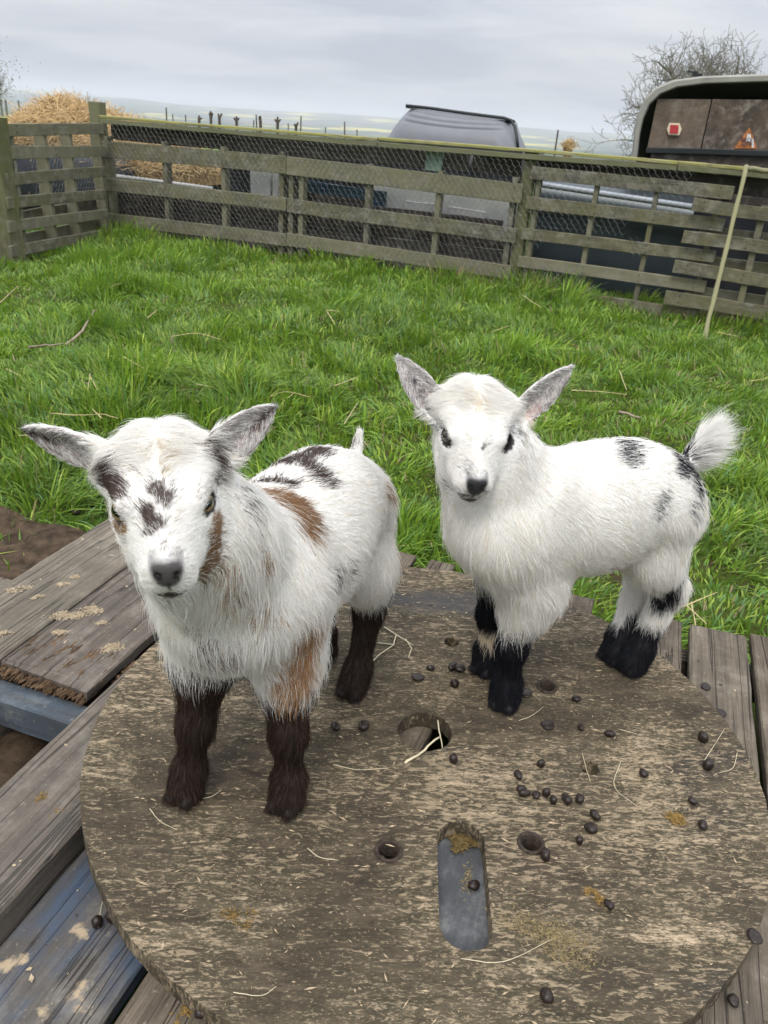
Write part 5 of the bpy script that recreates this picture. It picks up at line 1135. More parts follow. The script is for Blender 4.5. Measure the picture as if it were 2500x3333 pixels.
V2 = np.array([a_, b_, b_ * [1, 1, 0] + [0, 0, GZ], a_ * [1, 1, 0] + [0, 0, GZ]]); dk_ = MB(); dk_.add(np.vstack([V2 - WNRM * 0.04, V2 - WNRM * 0.08]), [(0, 3, 2, 1), (4, 5, 6, 7), (0, 1, 5, 4)]); dk_.build("base", black_plastic, sh)
rubber = simple("black_rubber", (0.014, 0.018, 0.020), 0.5, spec=0.4)
rp = [wall(p, off + w_) for p, w_ in (((1322, 344), -0.25), ((1400, 352), -0.23), ((1520, 369), -0.22), ((1640, 384), -0.22), ((1664, 392), -0.22), ((1676, 412), -0.2), ((1682, 440), -0.15), ((1686, 480), -0.10))]
rim = MB(); rim.tube(rp, 0.0125, 8); rim.build("rim", rubber, sh, None, True)
fl_ = MB(); fl_.tube([wall((1228, 436), off + 0.05), wall((1330, 440), off + 0.05)], 0.012, 8)
# ------------------------------------------------------------------ livestock trailer
TD = nrm((0.955, -0.295, 0)); TN = np.array([TD[1], -TD[0], 0]); T0 = on_y((2110, 490), 6.45)
def trl(px, off=0.0): return on_plane(px, T0 + TN * off, TN)
tw = lambda px: (float((trl(px) - T0) @ TD), float(trl(px)[2]))
alu = simple("dull_aluminium", (0.27, 0.265, 0.235), 0.6, metal=0.1, spec=0.4, var=0.18, vscale=7); dark_in = simple("trailer_interior", (0.015, 0.016, 0.022), 0.8)
ply_mat = wood_mat("stained_plywood", [(0.25, (0.055, 0.042, 0.036)), (0.5, (0.115, 0.092, 0.080)), (0.8, (0.19, 0.155, 0.135))], (0.15, 0.11, 0.08), 0.6, streak=(7, 9, 9), bump=0.4, dark=0.15, mott=0.75)
tl_ = thing("livestock_trailer", "rounded metal livestock trailer with open dark back and brown tailgate", "trailer", (T0[0] + 0.9, T0[1] + 0.3, GZ - 0.1))
outer = [tw(p) for p in ((2062, 495), (2068, 430), (2080, 375), (2102, 325), (2138, 290), (2195, 266), (2290, 254), (2400, 250), (2500, 247))]
zb = GZ + 0.12; outer = [(outer[0][0] - 0.005, zb)] + outer; cxm = outer[-1][0] + 0.12
half = outer + [(cxm, outer[-1][1] + 0.004)]; full = half + [(2 * cxm - x_, z_) for x_, z_ in half[-2::-1]]
full = np.array(full); nfr = len(full)
def sect(scale, dep): 
    c_ = np.array([cxm, zb + 0.35]); f_ = c_ + (full - c_) * scale; f_[0, 1] = f_[-1, 1] = zb
    return np.array([T0 * [1, 1, 0] + TD * x_ - TN * dep + np.array([0, 0, z_]) for x_, z_ in f_])
def loft(secs): 
    V = np.vstack(secs); i = np.arange(len(secs) - 1)[:, None] * nfr + np.arange(nfr - 1)[None]; return V, np.stack([i, i + 1, i + nfr + 1, i + nfr], -1).reshape(-1, 4)
V, Q = loft([sect(0.962, 0.0), sect(0.970, -0.018), sect(1.0, -0.018), sect(1.012, 0.0), sect(1.012, 0.05), sect(0.985, 0.06)]); obj("end_frame", mesh_np("end_frame", V, Q, None, False), alu, tl_)
V, Q = loft([sect(0.985, 0.055), sect(0.985, 1.9)]); obj("shell", mesh_np("shell", V, Q[:, ::-1], None, True), alu, tl_)
V, Q = loft([sect(0.962, 0.002), sect(0.94, 1.88)]); back_ = sect(0.94, 1.88); nb = len(V); V = np.vstack([V, back_.mean(0)]); Tb = [(nb, nfr + k, nfr + k + 1) for k in range(nfr - 1)]; obj("interior", mesh_np("interior", V, Q, Tb), dark_in, tl_)
def tboard(name, c4, off, th, mat): return board_px(tl_, c4, plane=trl, off=off, th=th, mat=mat, nrm_=TN, name=name, seg=6, ragged=(0.003, 0.003))
for c4 in ([(2140, 322), (2106, 486), (2316, 323), (2278, 492)], [(2320, 323), (2282, 492), (2640, 326), (2640, 505)]):   # two tailgate boards with slanting joint
    q4 = [trl(p, -0.03) for p in c4]; V = np.array([q4[0], q4[1], q4[3], q4[2]]); V = np.vstack([V, V - TN * 0.03])
    obj("tailgate_board", mesh_np("tailgate_board", V, [(0, 1, 2, 3), (7, 6, 5, 4), (0, 3, 7, 4), (3, 2, 6, 7), (2, 1, 5, 6), (1, 0, 4, 5)]), ply_mat, tl_)
tboard("tailgate_bar", [(2104, 481), (2104, 499), (2640, 494), (2640, 513)], -0.005, 0.035, rubber)
low = tboard("tailgate_lower", [(2110, 496), (2110, 640), (2640, 508), (2640, 660)], -0.03, 0.03, dark_wood)
clip = MB(); c_ = trl((2268, 250), -0.05); clip.box(c_ - [0.035, 0.02, 0.0], c_ + [0.03, 0.02, 0.02]); clip.box(c_ + [-0.075, -0.012, 0.022], c_ + [0.0, 0.012, 0.032]); clip.build("roof_catch", rubber, tl_)
def flat_poly(name, pts, off, th, mat, parent):
    P = np.array([trl(p, off) for p in pts]); n = len(P); V = np.vstack([P, P - TN * th]); bm = bmesh.new(); vs = [bm.verts.new(v) for v in V]
    bm.faces.new(vs[:n]); bm.faces.new(vs[n:][::-1])
    for k in range(n): bm.faces.new((vs[k], vs[n + k], vs[n + (k + 1) % n], vs[(k + 1) % n]))
    bmesh.ops.recalc_face_normals(bm, faces=bm.faces[:]); me = bpy.data.meshes.new(name); bm.to_mesh(me); bm.free()
    return obj(name, me, mat, parent)
cream = simple("cream_plastic", (0.66, 0.58, 0.42), 0.5); redr = simple("red_reflector", (0.40, 0.022, 0.035), 0.25, spec=0.7, var=0.12, vscale=60)
rf = flat_poly("reflector_holder", [(2179, 400), (2212, 401), (2219, 420), (2211, 440), (2177, 439), (2171, 420)], -0.010, 0.018, cream, tl_)
flat_poly("reflector_lens", [(2182, 406), (2209, 407), (2207, 435), (2179, 434)], -0.004, 0.014, redr, rf)
rust_o = simple("rusty_orange_sign", (0.36, 0.135, 0.045), 0.85, var=0.55, vscale=34); wht = simple("flaking_white_paint", (0.62, 0.62, 0.62), 0.7, var=0.25, vscale=50)
sg_ = flat_poly("warning_triangle", [(2439, 416), (2441, 416), (2464, 482), (2462, 485), (2391, 483), (2392, 478)], -0.012, 0.014, rust_o, tl_); sg_['label'] = 'rusty orange triangle with white patch and worn lettering'
flat_poly("white_patch", [(2433, 436), (2444, 437), (2444, 450), (2452, 451), (2455, 480), (2447, 480), (2447, 462), (2428, 461)], -0.009, 0.008, wht, sg_)
ink = simple("faded_ink", (0.045, 0.05, 0.075), 0.8)
def lettering(s, px, size, off):
    cu = bpy.data.curves.new("lettering", 'FONT'); cu.body = s; cu.size = size; cu.extrude = 0.0008; cu.align_x = 'CENTER'; cu.align_y = 'CENTER'
    tmp = bpy.data.objects.new("lettering", cu); COL.objects.link(tmp); bpy.context.view_layer.update(); lm_ = bpy.data.meshes.new_from_object(tmp); bpy.data.objects.remove(tmp); o = bpy.data.objects.new("lettering", lm_); COL.objects.link(o); lm_.materials.clear(); lm_.materials.append(ink); o.parent = sg_
    p = trl(px, off); z_ = TN; x_ = TD; y_ = np.cross(z_, x_); o.matrix_basis = Matrix(((x_[0], y_[0], z_[0], p[0]), (x_[1], y_[1], z_[1], p[1]), (x_[2], y_[2], z_[2], p[2]), (0, 0, 0, 1)))
lettering("BACK", (2431, 455), 0.032, -0.0075); lettering("OFF", (2430, 469), 0.036, -0.0105)
# ------------------------------------------------------------------ bare oak behind the trailer, sprig at the left edge
bark = simple("bark", (0.17, 0.152, 0.132), 0.95, spec=0.1, var=0.4, vscale=6)
def make_tree(name, label, px_base, dist, height, width, spread, seed, lim=6):
    p0 = on_y(px_base, dist); z0 = gz(p0); base = np.array([p0[0], p0[1], z0]); rmin = dist * 0.00017; q = random.Random(seed); trunk = MB(); twigs = MB(); cnt = [0]
    def grow(p, d, L, r, lev):
        n = 6 if lev < 3 else 4; P = [p]; R_ = [r]; dd = np.array(d, float)
        for k in range(n):
            dd = nrm(dd + np.array([q.gauss(0, 0.42), q.gauss(0, 0.42), q.gauss(0.02 if lev < 3 else 0.05, 0.36)]) * (0.55 if lev else 0.12))
            p = p + dd * L / n; P.append(p); R_.append(max(r * (1 - 0.42 * (k + 1) / n), rmin))
        (trunk if lev < 2 else twigs).tube(P, R_, 6 if lev < 3 else 4 if lev < 4 else 3, False); cnt[0] += 1
        if lev >= lim: return
        nb = (7 if lev == 0 else 5 if lev < 2 else 4 if lev < 3 else 3)
        for k in range(nb):
            f = 0.45 + 0.55 * (k + 1) / nb if lev else 0.55 + 0.45 * (k + 1) / nb; idx = min(n, max(1, int(f * n))); a = q.random() * 6.28 if lev else 6.28 * k / nb + q.random() * 0.6
            u = nrm(np.cross(dd, [0.3, 0.5, 0.8])); v = np.cross(dd, u); side = u * math.cos(a) + v * math.sin(a)
            ang_ = (0.75 + q.random() * 0.45) if k < nb - 1 else 0.35
            nd = nrm(dd * math.cos(ang_) + side * math.sin(ang_) * spread + np.array([0, 0, 0.10]))
            grow(P[idx], nd, L * (0.62 + 0.20 * q.random()) * (1.05 if lev == 0 else 1), R_[idx] * (0.62 if k < nb - 1 else 0.8), lev + 1)
    grow(np.array([0, 0, -0.2]), (0.04, 0, 1), height * 0.30, height * 0.050, 0)
    allv = np.vstack(trunk.V + twigs.V); sc_ = np.array([width / np.ptp(allv[:, 0]), width / np.ptp(allv[:, 1]), height / allv[:, 2].max()])
    for m_b in (trunk, twigs): m_b.V = [v_ * sc_ for v_ in m_b.V]
    t_ = thing(name, label, "tree", base); mwt = Matrix.Translation(Vector(base))
    trunk.build("trunk", bark, t_, mwt, True); twigs.build("crown", bark, t_, mwt, False)
    return t_
make_tree("bare_oak", "leafless oak with twisting branches standing behind the livestock trailer", (2215, 470), 30.0, 4.85, 7.0, 1.25, 5, 6)
make_tree("bare_oak", "second leafless tree crown showing above the trailer roof", (2430, 470), 40.0, 5.0, 3.6, 1.1, 9, 4)
leaf_mat = simple("young_leaf", (0.10, 0.13, 0.03), 0.6)
hw = make_tree("hawthorn", "small budding tree beside the far field fence", (-30, 372), 48.0, 3.9, 2.6, 1.1, 21, 5)
lf = MB(); q = np.random.default_rng(4); n = 900; P = WORLD(hw).translation + Vector((0, 0, 2.2)); c_ = np.array(P) + q.normal(0, 1, (n, 3)) * [0.95, 0.7, 0.75]; s_ = 0.03 + 0.03 * q.random(n); u_ = q.normal(size=(n, 3)); u_ /= np.linalg.norm(u_, axis=1, keepdims=True); v_ = np.cross(u_, q.normal(size=(n, 3))); v_ /= np.linalg.norm(v_, axis=1, keepdims=True)
lf.add(np.stack([c_ - u_ * s_[:, None], c_ + v_ * s_[:, None] * 0.5, c_ + u_ * s_[:, None], c_ - v_ * s_[:, None] * 0.5], 1).reshape(-1, 3), np.arange(n * 4).reshape(-1, 4)); lo_ = lf.build("leaves", leaf_mat, hw); stuff(lo_)
# ------------------------------------------------------------------ stakes and cut stumps in the field beyond
stake_mat = simple("old_stake", (0.075, 0.058, 0.048), 0.9, var=0.4, vscale=20)
for k, (x_, yt, w_) in enumerate(((541, 350, 5), (562, 371, 4), (604, 374, 4), (834, 373, 5), (826, 391, 4), (938, 402, 4), (980, 378, 5), (1122, 396, 5), (1060, 414, 4), (1162, 421, 4), (1817, 423, 6))):
    D = 19.0 + 2.0 * math.sin(k * 2.3); top = on_y((x_, yt), D); g1 = gz(top); r_ = w_ * 0.5 * D * 0.9 / FPX
    base = np.array([top[0] + (0.03 if k % 2 else -0.02), top[1], g1 - 0.1]); m = MB(); m.tube([base, lerp(base, top, 0.5) + [0.004, 0, 0], top], [r_ * 1.1, r_, r_ * 0.9], 7)
    tag(m.build("fence_stake", stake_mat), "thin dark stake standing in the field beyond the fence", "stake", "stakes in the field")
for k, (x_, yt, hh) in enumerate(((648, 376, 14), (686, 362, 30), (714, 363, 30), (770, 379, 20), (848, 377, 28), (904, 380, 28), (964, 398, 14))):
    D = 17.0 + 1.5 * math.sin(k * 1.7); top = on_y((x_, yt), D); g1 = gz(top); sc = D * 0.9 / FPX; base = np.array([top[0], top[1], g1 - 0.1]); q = random.Random(k); root_ = thing("cut_stump", "knobbly pollarded stump sprouting short arms in the field beyond the fence", "stump", (base[0], base[1], g1), "pollarded stumps in the field")
    m = MB(); neck_ = top - [0, 0, hh * sc * 0.55]; m.tube([base, lerp(base, neck_, 0.6), neck_, neck_ + [0, 0, 3 * sc]], [5 * sc, 4 * sc, 5 * sc, 3.5 * sc], 7); m.build("trunk", stake_mat, root_)
    for a_ in q.sample(range(3), 2 + k % 2):
        m = MB(); e = top + [(a_ - 1) * q.uniform(3, 10) * sc, q.uniform(-3, 3) * sc, -abs(a_ - 1) * q.uniform(0, 9) * sc]; m.tube([neck_ - [0, 0, 2 * sc], lerp(neck_, e, 0.5) + [(a_ - 1) * 1.5 * sc, 0, 0], e], [4.2 * sc, 3.4 * sc, 3.0 * sc], 6); m.build("arm", stake_mat, root_)
for k, x_ in enumerate((24, 65, 8)):
    b0 = on_z((x_, 374), gz(np.array([-22.0, 48.0]))); tp = b0 + [0, 0, 1.12]; m = MB(); m.tube([b0 - [0, 0, 0.1], lerp(b0, tp, 0.5), tp], 0.09, 8); tag(m.build("field_post", simple("grey_post", (0.16, 0.15, 0.13), 0.9)), "grey round post of the far field fence at the straw side", "post", "far field fence posts")
tuft = on_y((1852, 472), 12.0); tf = thing("straw_tuft", "small tuft of golden straw peeping over the fence beside a stake", "straw", (tuft[0], tuft[1], gz(tuft)))
n = 260; q = np.random.default_rng(3); P = tuft + q.normal(0, 1, (n, 3)) * [0.045, 0.05, 0.035]; d = q.normal(size=(n, 3)); d /= np.linalg.norm(d, axis=1, keepdims=True); ts = np.linspace(-0.5, 0.5, 3)
strands("straw", P[:, None] + d[:, None] * ts[None, :, None] * 0.07, np.full(n, 0.003), np.array([0.56, 0.40, 0.20]) * (0.6 + 0.6 * q.random((n, 1))), tf, np.array([tuft[0], tuft[1], gz(tuft)]))
m = MB(); m.tube([np.array([tuft[0], tuft[1], gz(tuft)]), tuft - [0, 0, 0.03]], [0.05, 0.06], 8); m.build("stem", core_mat, tf)
# ------------------------------------------------------------------ small things on the reel, the deck and the grass
drop_mat, t, b = mat_new("dropping"); g = NG(t); f = g.noise(g.coord(rand=5.0), 260, 4, 0.6)
t.links.new(g.ramp(f, [(0.3, (0.010, 0.007, 0.006)), (0.7, (0.032, 0.021, 0.016))]), b.inputs['Base Color']); b.inputs['Roughness'].default_value = 0.34; b.inputs['Specular IOR Level'].default_value = 0.32
t.links.new(g.bump(f, 0.35, 0.001), b.inputs['Normal'])
def pebble(seed, sq=(1, 1, 1)):
    q = np.random.default_rng(seed); me = uv_sphere("dropping", 0.0062, 14, 9); co = np.zeros(len(me.vertices) * 3); me.vertices.foreach_get('co', co); co = co.reshape(-1, 3); ph = q.random(6) * 6
    k = 1 + 0.13 * np.sin(co[:, 0] * 420 + ph[0]) + 0.11 * np.sin(co[:, 1] * 380 + ph[1]) + 0.09 * np.sin(co[:, 2] * 520 + ph[2]) + 0.05 * np.sin(co[:, 0] * 900 + co[:, 1] * 800 + ph[3])
    co = co * k[:, None] * np.array([1.08 + 0.3 * q.random(), 1.0, 0.92]) * np.array(sq); me.vertices.foreach_set('co', co.ravel()); me.update(); return me
peb = [pebble(k) for k in range(6)]; flat = [pebble(20 + k, (1.2, 1.3, 0.35)) for k in range(2)]
pA = [(360, 160), (447, 158), (713, 257), (975, 271), (907, 307), (918, 345), (928, 360), (961, 365), (992, 358), (1012, 378), (1053, 377), (1092, 375), (1139, 427), (1124, 465), (1091, 500), (990, 549), (1180, 692), (993, 968), (1181, 181), (1284, 299), (1476, 278), (1463, 195), (1431, 384), (1461, 454), (1096, 160), (1085, 77), (718, 33)]
pts = [((x / 0.9217 + 700, y / 0.9217 + 2200), 0.0, 0) for x, y in pA] + [((1620 / 0.9217 + 700, 785 / 0.9217 + 2200), 0.0, 1), ((1000 / 0.9217 + 700, 150 / 0.9217 + 2200), 0.0, 1), ((1400, 2180), 0.0, 0), ((1471, 2180), 0.0, 0), ((1496, 2187), 0.0, 0), ((1362, 2207), 0.0, 1), ((1480, 2233), 0.0, 0), ((1160, 2280), 0.0, 1), ((1715, 2260), 0.0, 1), ((1140, 2272), 0.0, 1)]
pts += [((778 / 0.9217 + 700, 637 / 0.9217 + 2200), ZT, 0), ((318, 3012), ZT - 0.036, 0), ((369, 2995), ZT - 0.036, 0), ((660, 3296), ZT, 0), ((2299, 2238), ZT, 1), ((2338, 2325), ZT, 1), ((2382, 3268), ZT, 0), ((1928, 2506), -0.0205, 0)]
for k, (px, z, fl_) in enumerate(pts):
    me = (flat if fl_ else peb)[k % (2 if fl_ else 6)]; s_ = random.uniform(0.78, 1.25); p = on_z(px, z)
    M_ = Matrix.Translation((p[0], p[1], z + (0.0022 if fl_ else 0.0054) * s_)) @ Matrix.Rotation(random.random() * 6.28, 4, 'Z') @ Matrix.Rotation(random.uniform(-0.2, 0.2), 4, 'X') @ Matrix.Scale(s_ * (1.0 if not fl_ else 1.1), 4)
    lab = "small shiny dark brown goat dropping on the plywood reel top" if z == 0 else "small dark goat dropping on the planks below the reel top"
    if fl_ and z == 0: lab = "squashed dark goat dropping on the plywood reel top"
    elif fl_: lab = "squashed dark goat dropping on the plank beside the reel top"
    if not fl_ and z == 0:
        if 5 <= k <= 11: lab = "goat dropping in the curved row on the plywood reel top"
        elif 12 <= k <= 14: lab = "goat dropping in the short string below the curved row"
        elif k in (0, 1): lab = "goat dropping between the brown front and hind legs"
        elif k in (15,): lab = "goat dropping touching a steel-ringed bolt hole"
        elif k == 2: lab = "goat dropping just below the round centre hole"
        elif k == 16: lab = "goat dropping beside the small orange dung crumbs"
        elif k in (23,): lab = "goat dropping beside the yellow dung crumbs"
        elif k in (30, 31, 32, 34): lab = "goat dropping beyond the round centre hole near the black front feet"
    elif not fl_:
        lab = {38: "goat dropping on the grey plank inside the oblong slot", 45: "goat dropping sunk in a plain bolt hole"}.get(k, "goat dropping on the planks beside the round reel top")
    tag(obj("dropping", me, drop_mat, None, M_), lab, "dropping", "goat droppings")
# crumbled dung and wood crumbs
dung_mat = simple("dry_dung", (0.21, 0.135, 0.045), 0.95, spec=0.1, var=0.5, vscale=200, bump=0.6)
pale_dung = simple("pale_crumbs", (0.26, 0.205, 0.105), 0.95, spec=0.1, var=0.45, vscale=200, bump=0.6)
def crumbs(name, label, cat, px, z, rad, n, mat, size=0.0016, seed=0, aspect=(1, 1), rot=0.0, grp=None, slim=0.3):
    """a patch of small chopped slivers, thicker in the middle"""
    q = np.random.default_rng(seed); c_ = on_z(px, z); m = MB(); n = int(n * 2.2)
    lob = [(q.normal(0, 0.35), q.normal(0, 0.35), q.uniform(0.25, 0.6)) for _ in range(5)]
    for k in range(n):
        lx, ly, lr = lob[q.integers(5)]; dx, dy = rad * (lx + lr * q.normal(0, 0.5)) * aspect[0], rad * (ly + lr * q.normal(0, 0.5)) * aspect[1]
        r_ = math.hypot(dx / aspect[0], dy / aspect[1]); dx, dy = dx * math.cos(rot) - dy * math.sin(rot), dx * math.sin(rot) + dy * math.cos(rot)
        L = size * (0.5 + 1.6 * q.random() ** 2); w = L * slim * (0.5 + q.random()); a = q.random() * 6.28; el = q.normal(0, 0.25); hz = max(0.0, 0.003 * (1 - r_ / rad)) * q.random()
        d = np.array([math.cos(a) * math.cos(el), math.sin(a) * math.cos(el), math.sin(el)]) * L; sd = nrm(np.cross(d, [0.1, 0.2, 1.0])) * w; c0 = np.array([c_[0] + dx, c_[1] + dy, z + hz + w * 0.7])
        m.add([c0 - d, c0 + sd - d * 0.2, c0 - sd + d * 0.1, c0 + np.array([0, 0, w]) * 0.8, c0 + d, c0 - np.array([0, 0, w]) * 0.6], None, [(0, 1, 3), (0, 3, 2), (4, 3, 1), (4, 2, 3), (0, 5, 1), (0, 2, 5), (4, 1, 5), (4, 5, 2)])
    o = m.build(name, mat); stuff(o)
    return tag(o, label, cat, grp)
crumbs("crumbled_dung", "yellow-brown dung crumbs beside the droppings on the reel top", "dung", (2208, 2673), 0.0, 0.020, 200, dung_mat, 0.0018, 1)
crumbs("crumbled_dung", "small orange dung crumb heap nearest the slot on the reel top", "dung", (1948, 2921), 0.0, 0.012, 90, dung_mat, 0.0018, 2)
crumbs("crumbled_dung", "faint dung smear under the brown-legged kid on the reel top", "dung", (768, 2972), 0.0, 0.016, 90, dung_mat, 0.0015, 3)
crumbs("hay_crumbs", "loose pale hay crumbs strewn on the reel top below the slot", "hay", (1800, 3050), 0.0, 0.055, 700, pale_dung, 0.0020, 4, (1.5, 0.6), -0.35, None, 0.14)
crumbs("hay_crumbs", "damp hay clump caught in the upper end of the slot", "hay", (1510, 2745), ZT + 0.004, 0.024, 420, simple("damp_hay", (0.12, 0.085, 0.035), 0.95, spec=0.1, var=0.5, vscale=200), 0.0030, 5, (1.0, 0.6))
crumbs("hay_crumbs", "pale crumbs on the grey plank under the slot", "hay", (1520, 2900), ZT, 0.035, 60, pale_dung, 0.0016, 6, (0.5, 1.3))
crumbs("crumbled_dung", "brown dung patch on the dark thick plank", "dung", (140, 2600), ZT, 0.020, 120, dung_mat, 0.0014, 7); crumbs("crumbled_dung", "yellow dung crumbs on the dark thick plank below the brown patch", "dung", (188, 2652), ZT, 0.014, 90, dung_mat, 0.0018, 8)
crumbs("crumbled_dung", "orange dung crumbs on the plank beside the blue board", "dung", (600, 3300), ZT, 0.018, 120, dung_mat, 0.0022, 9)
# chips, flakes and fibres lying all over the boards (too many to count)
q = np.random.default_rng(12); mb1 = MB(); mb2 = MB(); mb3 = MB()
def flake(m, p, L, w, a, th=0.0006):
    d = np.array([math.cos(a), math.sin(a), 0]); s = np.array([-d[1], d[0], 0]); k = q.uniform(-0.3, 0.3, 4)
    P = np.array([p - d * L * (1 + k[0]) + s * w * k[1], p - s * w * (1 + k[2]), p + d * L * (1 + k[3]), p + s * w]) + np.array([0, 0, th]); P[:, 2] += q.random(4) * th * 3
    m.add(np.vstack([P, P - [0, 0, th]]), [(0, 1, 2, 3), (7, 6, 5, 4), (0, 4, 5, 1), (1, 5, 6, 2), (2, 6, 7, 3), (3, 7, 4, 0)])
for k in range(2600):
    a = q.random() * 6.28; r_ = RR * 0.98 * math.sqrt(q.random()); p = np.array([RC[0] + r_ * math.cos(a), RC[1] + r_ * math.sin(a), 0.0])
    if abs(p[0] - 0.118) < 0.04 and 0.54 < p[1] < 0.75: continue
    if math.hypot(p[0] - RC[0], p[1] - RC[1]) < 0.05: continue
    s_ = 0.0004 + 0.0013 * q.random() ** 4; flake(mb1 if q.random() < 0.6 else mb2, p, s_ * q.uniform(1.5, 5.0), s_ * 0.8, q.normal(0, 0.6), 0.0003)
for k in range(1500):
    t_ = q.uniform(-1.06, 0.75); s0 = q.uniform(0.3, 1.40); p = deck(s0, t_, ZT)
    if math.hypot(p[0] - RC[0], p[1] - RC[1]) < RR + 0.004: continue
    if -0.562 < t_ < -0.39: p[2] -= 0.036
    if t_ < -0.715 and s0 < 0.86: continue
    if any(abs(t_ - e) < 0.016 for e in (-0.90, -0.711, -0.562, -0.38, -0.177, 0.04, 0.173, 0.286)): continue
    if -0.39 < t_ < 0.05 and s0 > 0.95: continue
    s_ = 0.0006 + 0.0030 * q.random() ** 4; flake(mb3 if q.random() < 0.75 else mb2, p, s_ * q.uniform(1, 2.2), s_, q.random() * 6.28, 0.0006)
tag(stuff(mb1.build("wood_flakes", simple("pale_flake", (0.40, 0.31, 0.20), 0.9, var=0.3, vscale=300))), "tiny pale wood flakes scattered over the reel top", "flakes")
tag(stuff(mb2.build("dark_crumbs", simple("dark_crumb", (0.06, 0.045, 0.03), 0.95, var=0.4, vscale=300))), "dark crumbs of dirt scattered over the boards", "crumbs")
tag(stuff(mb3.build("mud_flakes", simple("mud_flake", (0.36, 0.29, 0.19), 0.95, var=0.35, vscale=200))), "dried pale mud flakes on the deck planks", "flakes")
# dried mud cakes on the planks at the left
for k, (px, rad) in enumerate((((370, 2110), 0.020), ((235, 2000), 0.030), ((300, 1985), 0.020), ((120, 1945), 0.012), ((205, 1905), 0.012), ((330, 2030), 0.010), ((245, 1880), 0.012), ((10, 2065), 0.014), ((190, 2062), 0.014), ((60, 1920), 0.016))):
    crumbs("mud_cake", "cracked pale mud cake dried onto the broad left planks", "mud", px, ZT, rad, int(260 * rad / 0.02), simple("mud", (0.33, 0.27, 0.185), 0.95, spec=0.1, var=0.35, vscale=150), 0.0016, 40 + k, (1.3, 0.7), 0.3, "mud cakes on the planks", 0.7)
crumbs("wood_dust", "brown rotted wood dust in the gap beside the rotten plank end", "dust", (420, 2190), ZT - 0.004, 0.035, 300, splinter_mat, 0.0022, 77, (0.35, 1.6), -0.32)
# straw stalks
stalk_mat = simple("dry_stalk", (0.52, 0.42, 0.22), 0.6, var=0.25, vscale=40); pale_st = simple("pale_stalk", (0.60, 0.53, 0.36), 0.6, var=0.2, vscale=40)
def stalk(pts, r_, label, mat=stalk_mat, grp="straw stalks", name="straw_stalk", cat="straw"):
    P = [np.array(p, float) for p in pts]; X = []; E_ = [2 * P[0] - P[1]] + P + [2 * P[-1] - P[-2]]
    for i_ in range(len(P) - 1):                                        # Catmull-Rom through the points
        a, b_, c_, d_ = E_[i_:i_ + 4]
        for k in range(5): u_ = k / 5; X.append(0.5 * (2 * b_ + (c_ - a) * u_ + (2 * a - 5 * b_ + 4 * c_ - d_) * u_ ** 2 + (3 * b_ - a - 3 * c_ + d_) * u_ ** 3))
    X.append(P[-1]); X = np.array(X); X[1:-1] += q.normal(0, r_ * 0.25, (len(X) - 2, 3)); m = MB(); m.tube(X, np.linspace(r_, r_ * 0.6, len(X)), 5)
    return tag(m.build(name, mat, None, None, True), label, cat, grp)
def Z(px, z=0.002): return on_z(px, z)
stalk([Z((1318, 2484)), Z((1370, 2450), 0.006), Z((1430, 2400), 0.010)], 0.0022, "thick pale straw lying over the round centre hole", pale_st)
stalk([Z((1425, 2345), 0.0), Z((1432, 2390), 0.004), Z((1442, 2440), -0.006)], 0.0012, "thin straw standing across the edge of the centre hole", pale_st)
rt = MB()
for pth in ([(1250, 2040), (1290, 2066), (1345, 2100)], [(1290, 2066), (1280, 2100), (1235, 2130), (1205, 2160), (1198, 2200)], [(1320, 2080), (1340, 2110), (1330, 2140)], [(1225, 2092), (1285, 2098)]):
    rt.tube(np.array([Z(p, 0.003) for p in pth]), 0.0011, 5)
tag(rt.build("rootlet", pale_st, None, None, True), "branching pale rootlet lying beside the brown hind leg", "rootlet")
for k, pth in enumerate(([(1085, 2488), (1165, 2505), (1265, 2500)], [(1000, 2760), (1040, 2790), (1100, 2800)], [(655, 2600), (690, 2592), (722, 2570)], [(487, 2632), (520, 2672), (575, 2700)], [(1690, 2345), (1730, 2330), (1770, 2300)], [(1895, 2450), (1908, 2500), (1922, 2545)], [(2360, 2370), (2290, 2480)][::-1], [(2020, 2480), (2000, 2560), (2075, 2625)], [(2400, 2450), (2385, 2500), (2340, 2515)], [(1500, 3120), (1640, 3130), (1800, 3055)], [(760, 3230), (850, 3240), (900, 3210)], [(2020, 2375), (2075, 2390)], [(320, 3020), (330, 2950), (350, 2900)], [(550, 3190), (545, 3150), (580, 3115)])):
    z = 0.001
    p0 = on_z(pth[0], 0); 
    if math.hypot(p0[0] - RC[0], p0[1] - RC[1]) > RR: z = ZT - 0.034 if pth[0][0] < 400 else ZT + 0.001
    stalk([Z(p, z + 0.001) for p in pth], 0.0005, "fine dry stem lying on the boards around the goats", pale_st, "fine stems on the boards")
def G(px, h): 
    p = on_z(px, GZ + h); return p
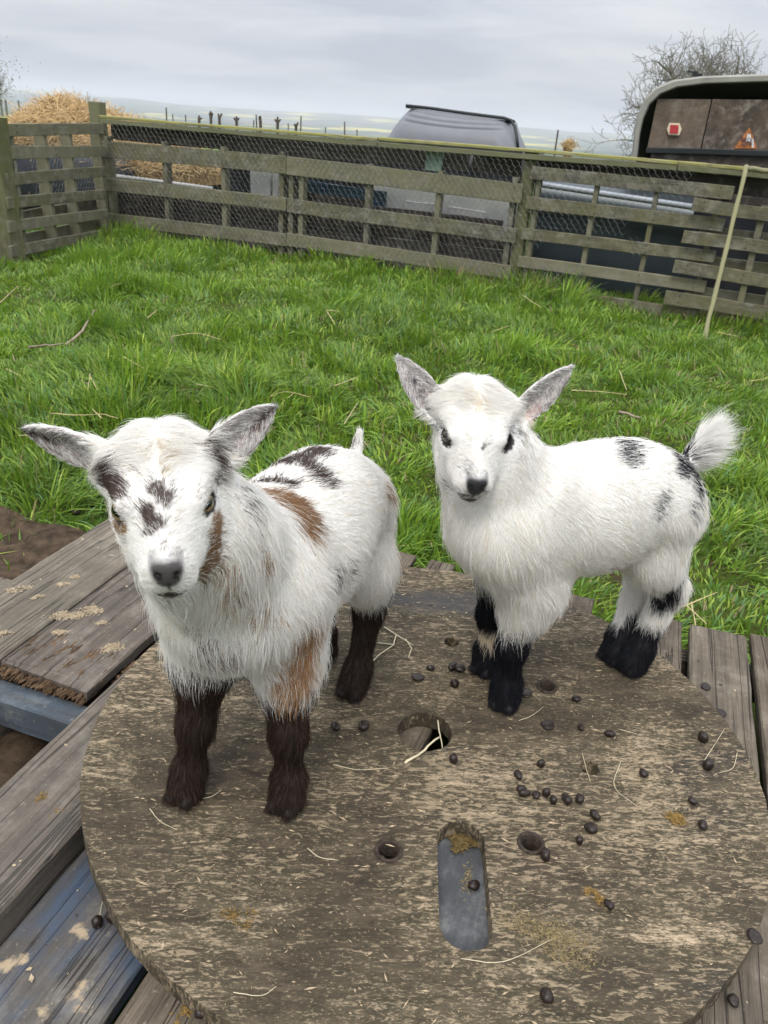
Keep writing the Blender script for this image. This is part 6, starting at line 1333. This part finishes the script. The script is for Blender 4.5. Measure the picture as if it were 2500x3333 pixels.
GR = [[(165, 1345), (260, 1352), (330, 1348), (385, 1362)], [(330, 1360), (300, 1330)], [(1860, 1270), (1960, 1275), (2040, 1285)], [(2015, 1205), (2040, 1270)], [(880, 1290), (930, 1275), (1010, 1292)], [(920, 1310), (955, 1280)], [(1120, 1380), (1165, 1310)], [(1090, 1255), (1165, 1228)], [(400, 1160), (470, 1200)], [(290, 1220), (318, 1270)], [(295, 1215), (285, 1270)], [(560, 1095), (640, 1085), (720, 1105)], [(480, 1035), (510, 1010)], [(1060, 1010), (1105, 1012)], [(1065, 1015), (1090, 1055)], [(640, 1250), (700, 1262)], [(20, 1200), (70, 1225)], [(1600, 1080), (1660, 1060)], [(2330, 1080), (2400, 1095)], [(2195, 1985), (2335, 1928)], [(2205, 1945), (2300, 2030)], [(2250, 1960), (2265, 2040)], [(2265, 1640), (2295, 1620), (2275, 1700)], [(2440, 1240), (2500, 1232)], [(0, 985), (60, 930)], [(180, 1410), (60, 1418)], [(1700, 960), (1760, 1000)]]
for k, pth in enumerate(GR):
    hh = 0.070 + 0.02 * math.sin(k)
    stalk([G(p, hh + 0.012 * math.sin(i_ * 2 + k)) for i_, p in enumerate(pth)], 0.0013 + 0.0002 * G(pth[0], 0)[1], "dry yellow straw stalk lying on the green grass", stalk_mat, "straw stalks on the grass")
br_mat = simple("dead_twig", (0.26, 0.21, 0.155), 0.85, var=0.3, vscale=20)
stalk([G((215, 1122), 0.05), G((262, 1085), 0.07), G((285, 1045), 0.07), G((308, 1010), 0.09)], 0.0065, "dead forked stick lying in the grass left of centre", br_mat, None, "dead_stick", "stick")
stalk([G((95, 1130), 0.06), G((135, 1126), 0.05), G((205, 1118), 0.05)], 0.006, "short dead stick in the grass beside the forked stick", br_mat, None, "dead_stick", "stick")
stalk([G((2015, 1340), 0.06), G((2085, 1360), 0.06)], 0.007, "short grey stick in the grass behind the white kid", br_mat, None, "dead_stick", "stick")
for k in range(26):                                                     # leaf litter and clods on the bare soil by the deck
    p = np.array([-0.80 + q.normal(0, 0.16), 1.62 + q.normal(0, 0.10)]); s_ = 0.010 + 0.016 * q.random(); me = peb[k % 6]
    tag(obj("soil_clod", me, soil_mat, None, Matrix.Translation((p[0], p[1], float(ground_z(*p)) + 0.008)) @ Matrix.Rotation(q.random() * 6, 4, 'Z') @ Matrix.Scale(s_ / 0.0062, 4)), "brown soil clod on the bare ground beside the deck", "clod", "clods on the bare soil")
# ------------------------------------------------------------------ moist air
hz_m = bpy.data.materials.new("haze"); hz_m.use_nodes = True; nt_ = hz_m.node_tree; nt_.nodes.clear()
ho = nt_.nodes.new('ShaderNodeOutputMaterial'); pv = nt_.nodes.new('ShaderNodeVolumePrincipled'); nt_.links.new(pv.outputs[0], ho.inputs['Volume'])
pv.inputs['Color'].default_value = (0.88, 0.905, 1.0, 1); pv.inputs['Density'].default_value = 0.00030; pv.inputs['Anisotropy'].default_value = 0.2
mbh = MB(); mbh.box((-9600, -9600, -45), (9600, 9600, 110)); stuff(mbh.build("haze", hz_m))
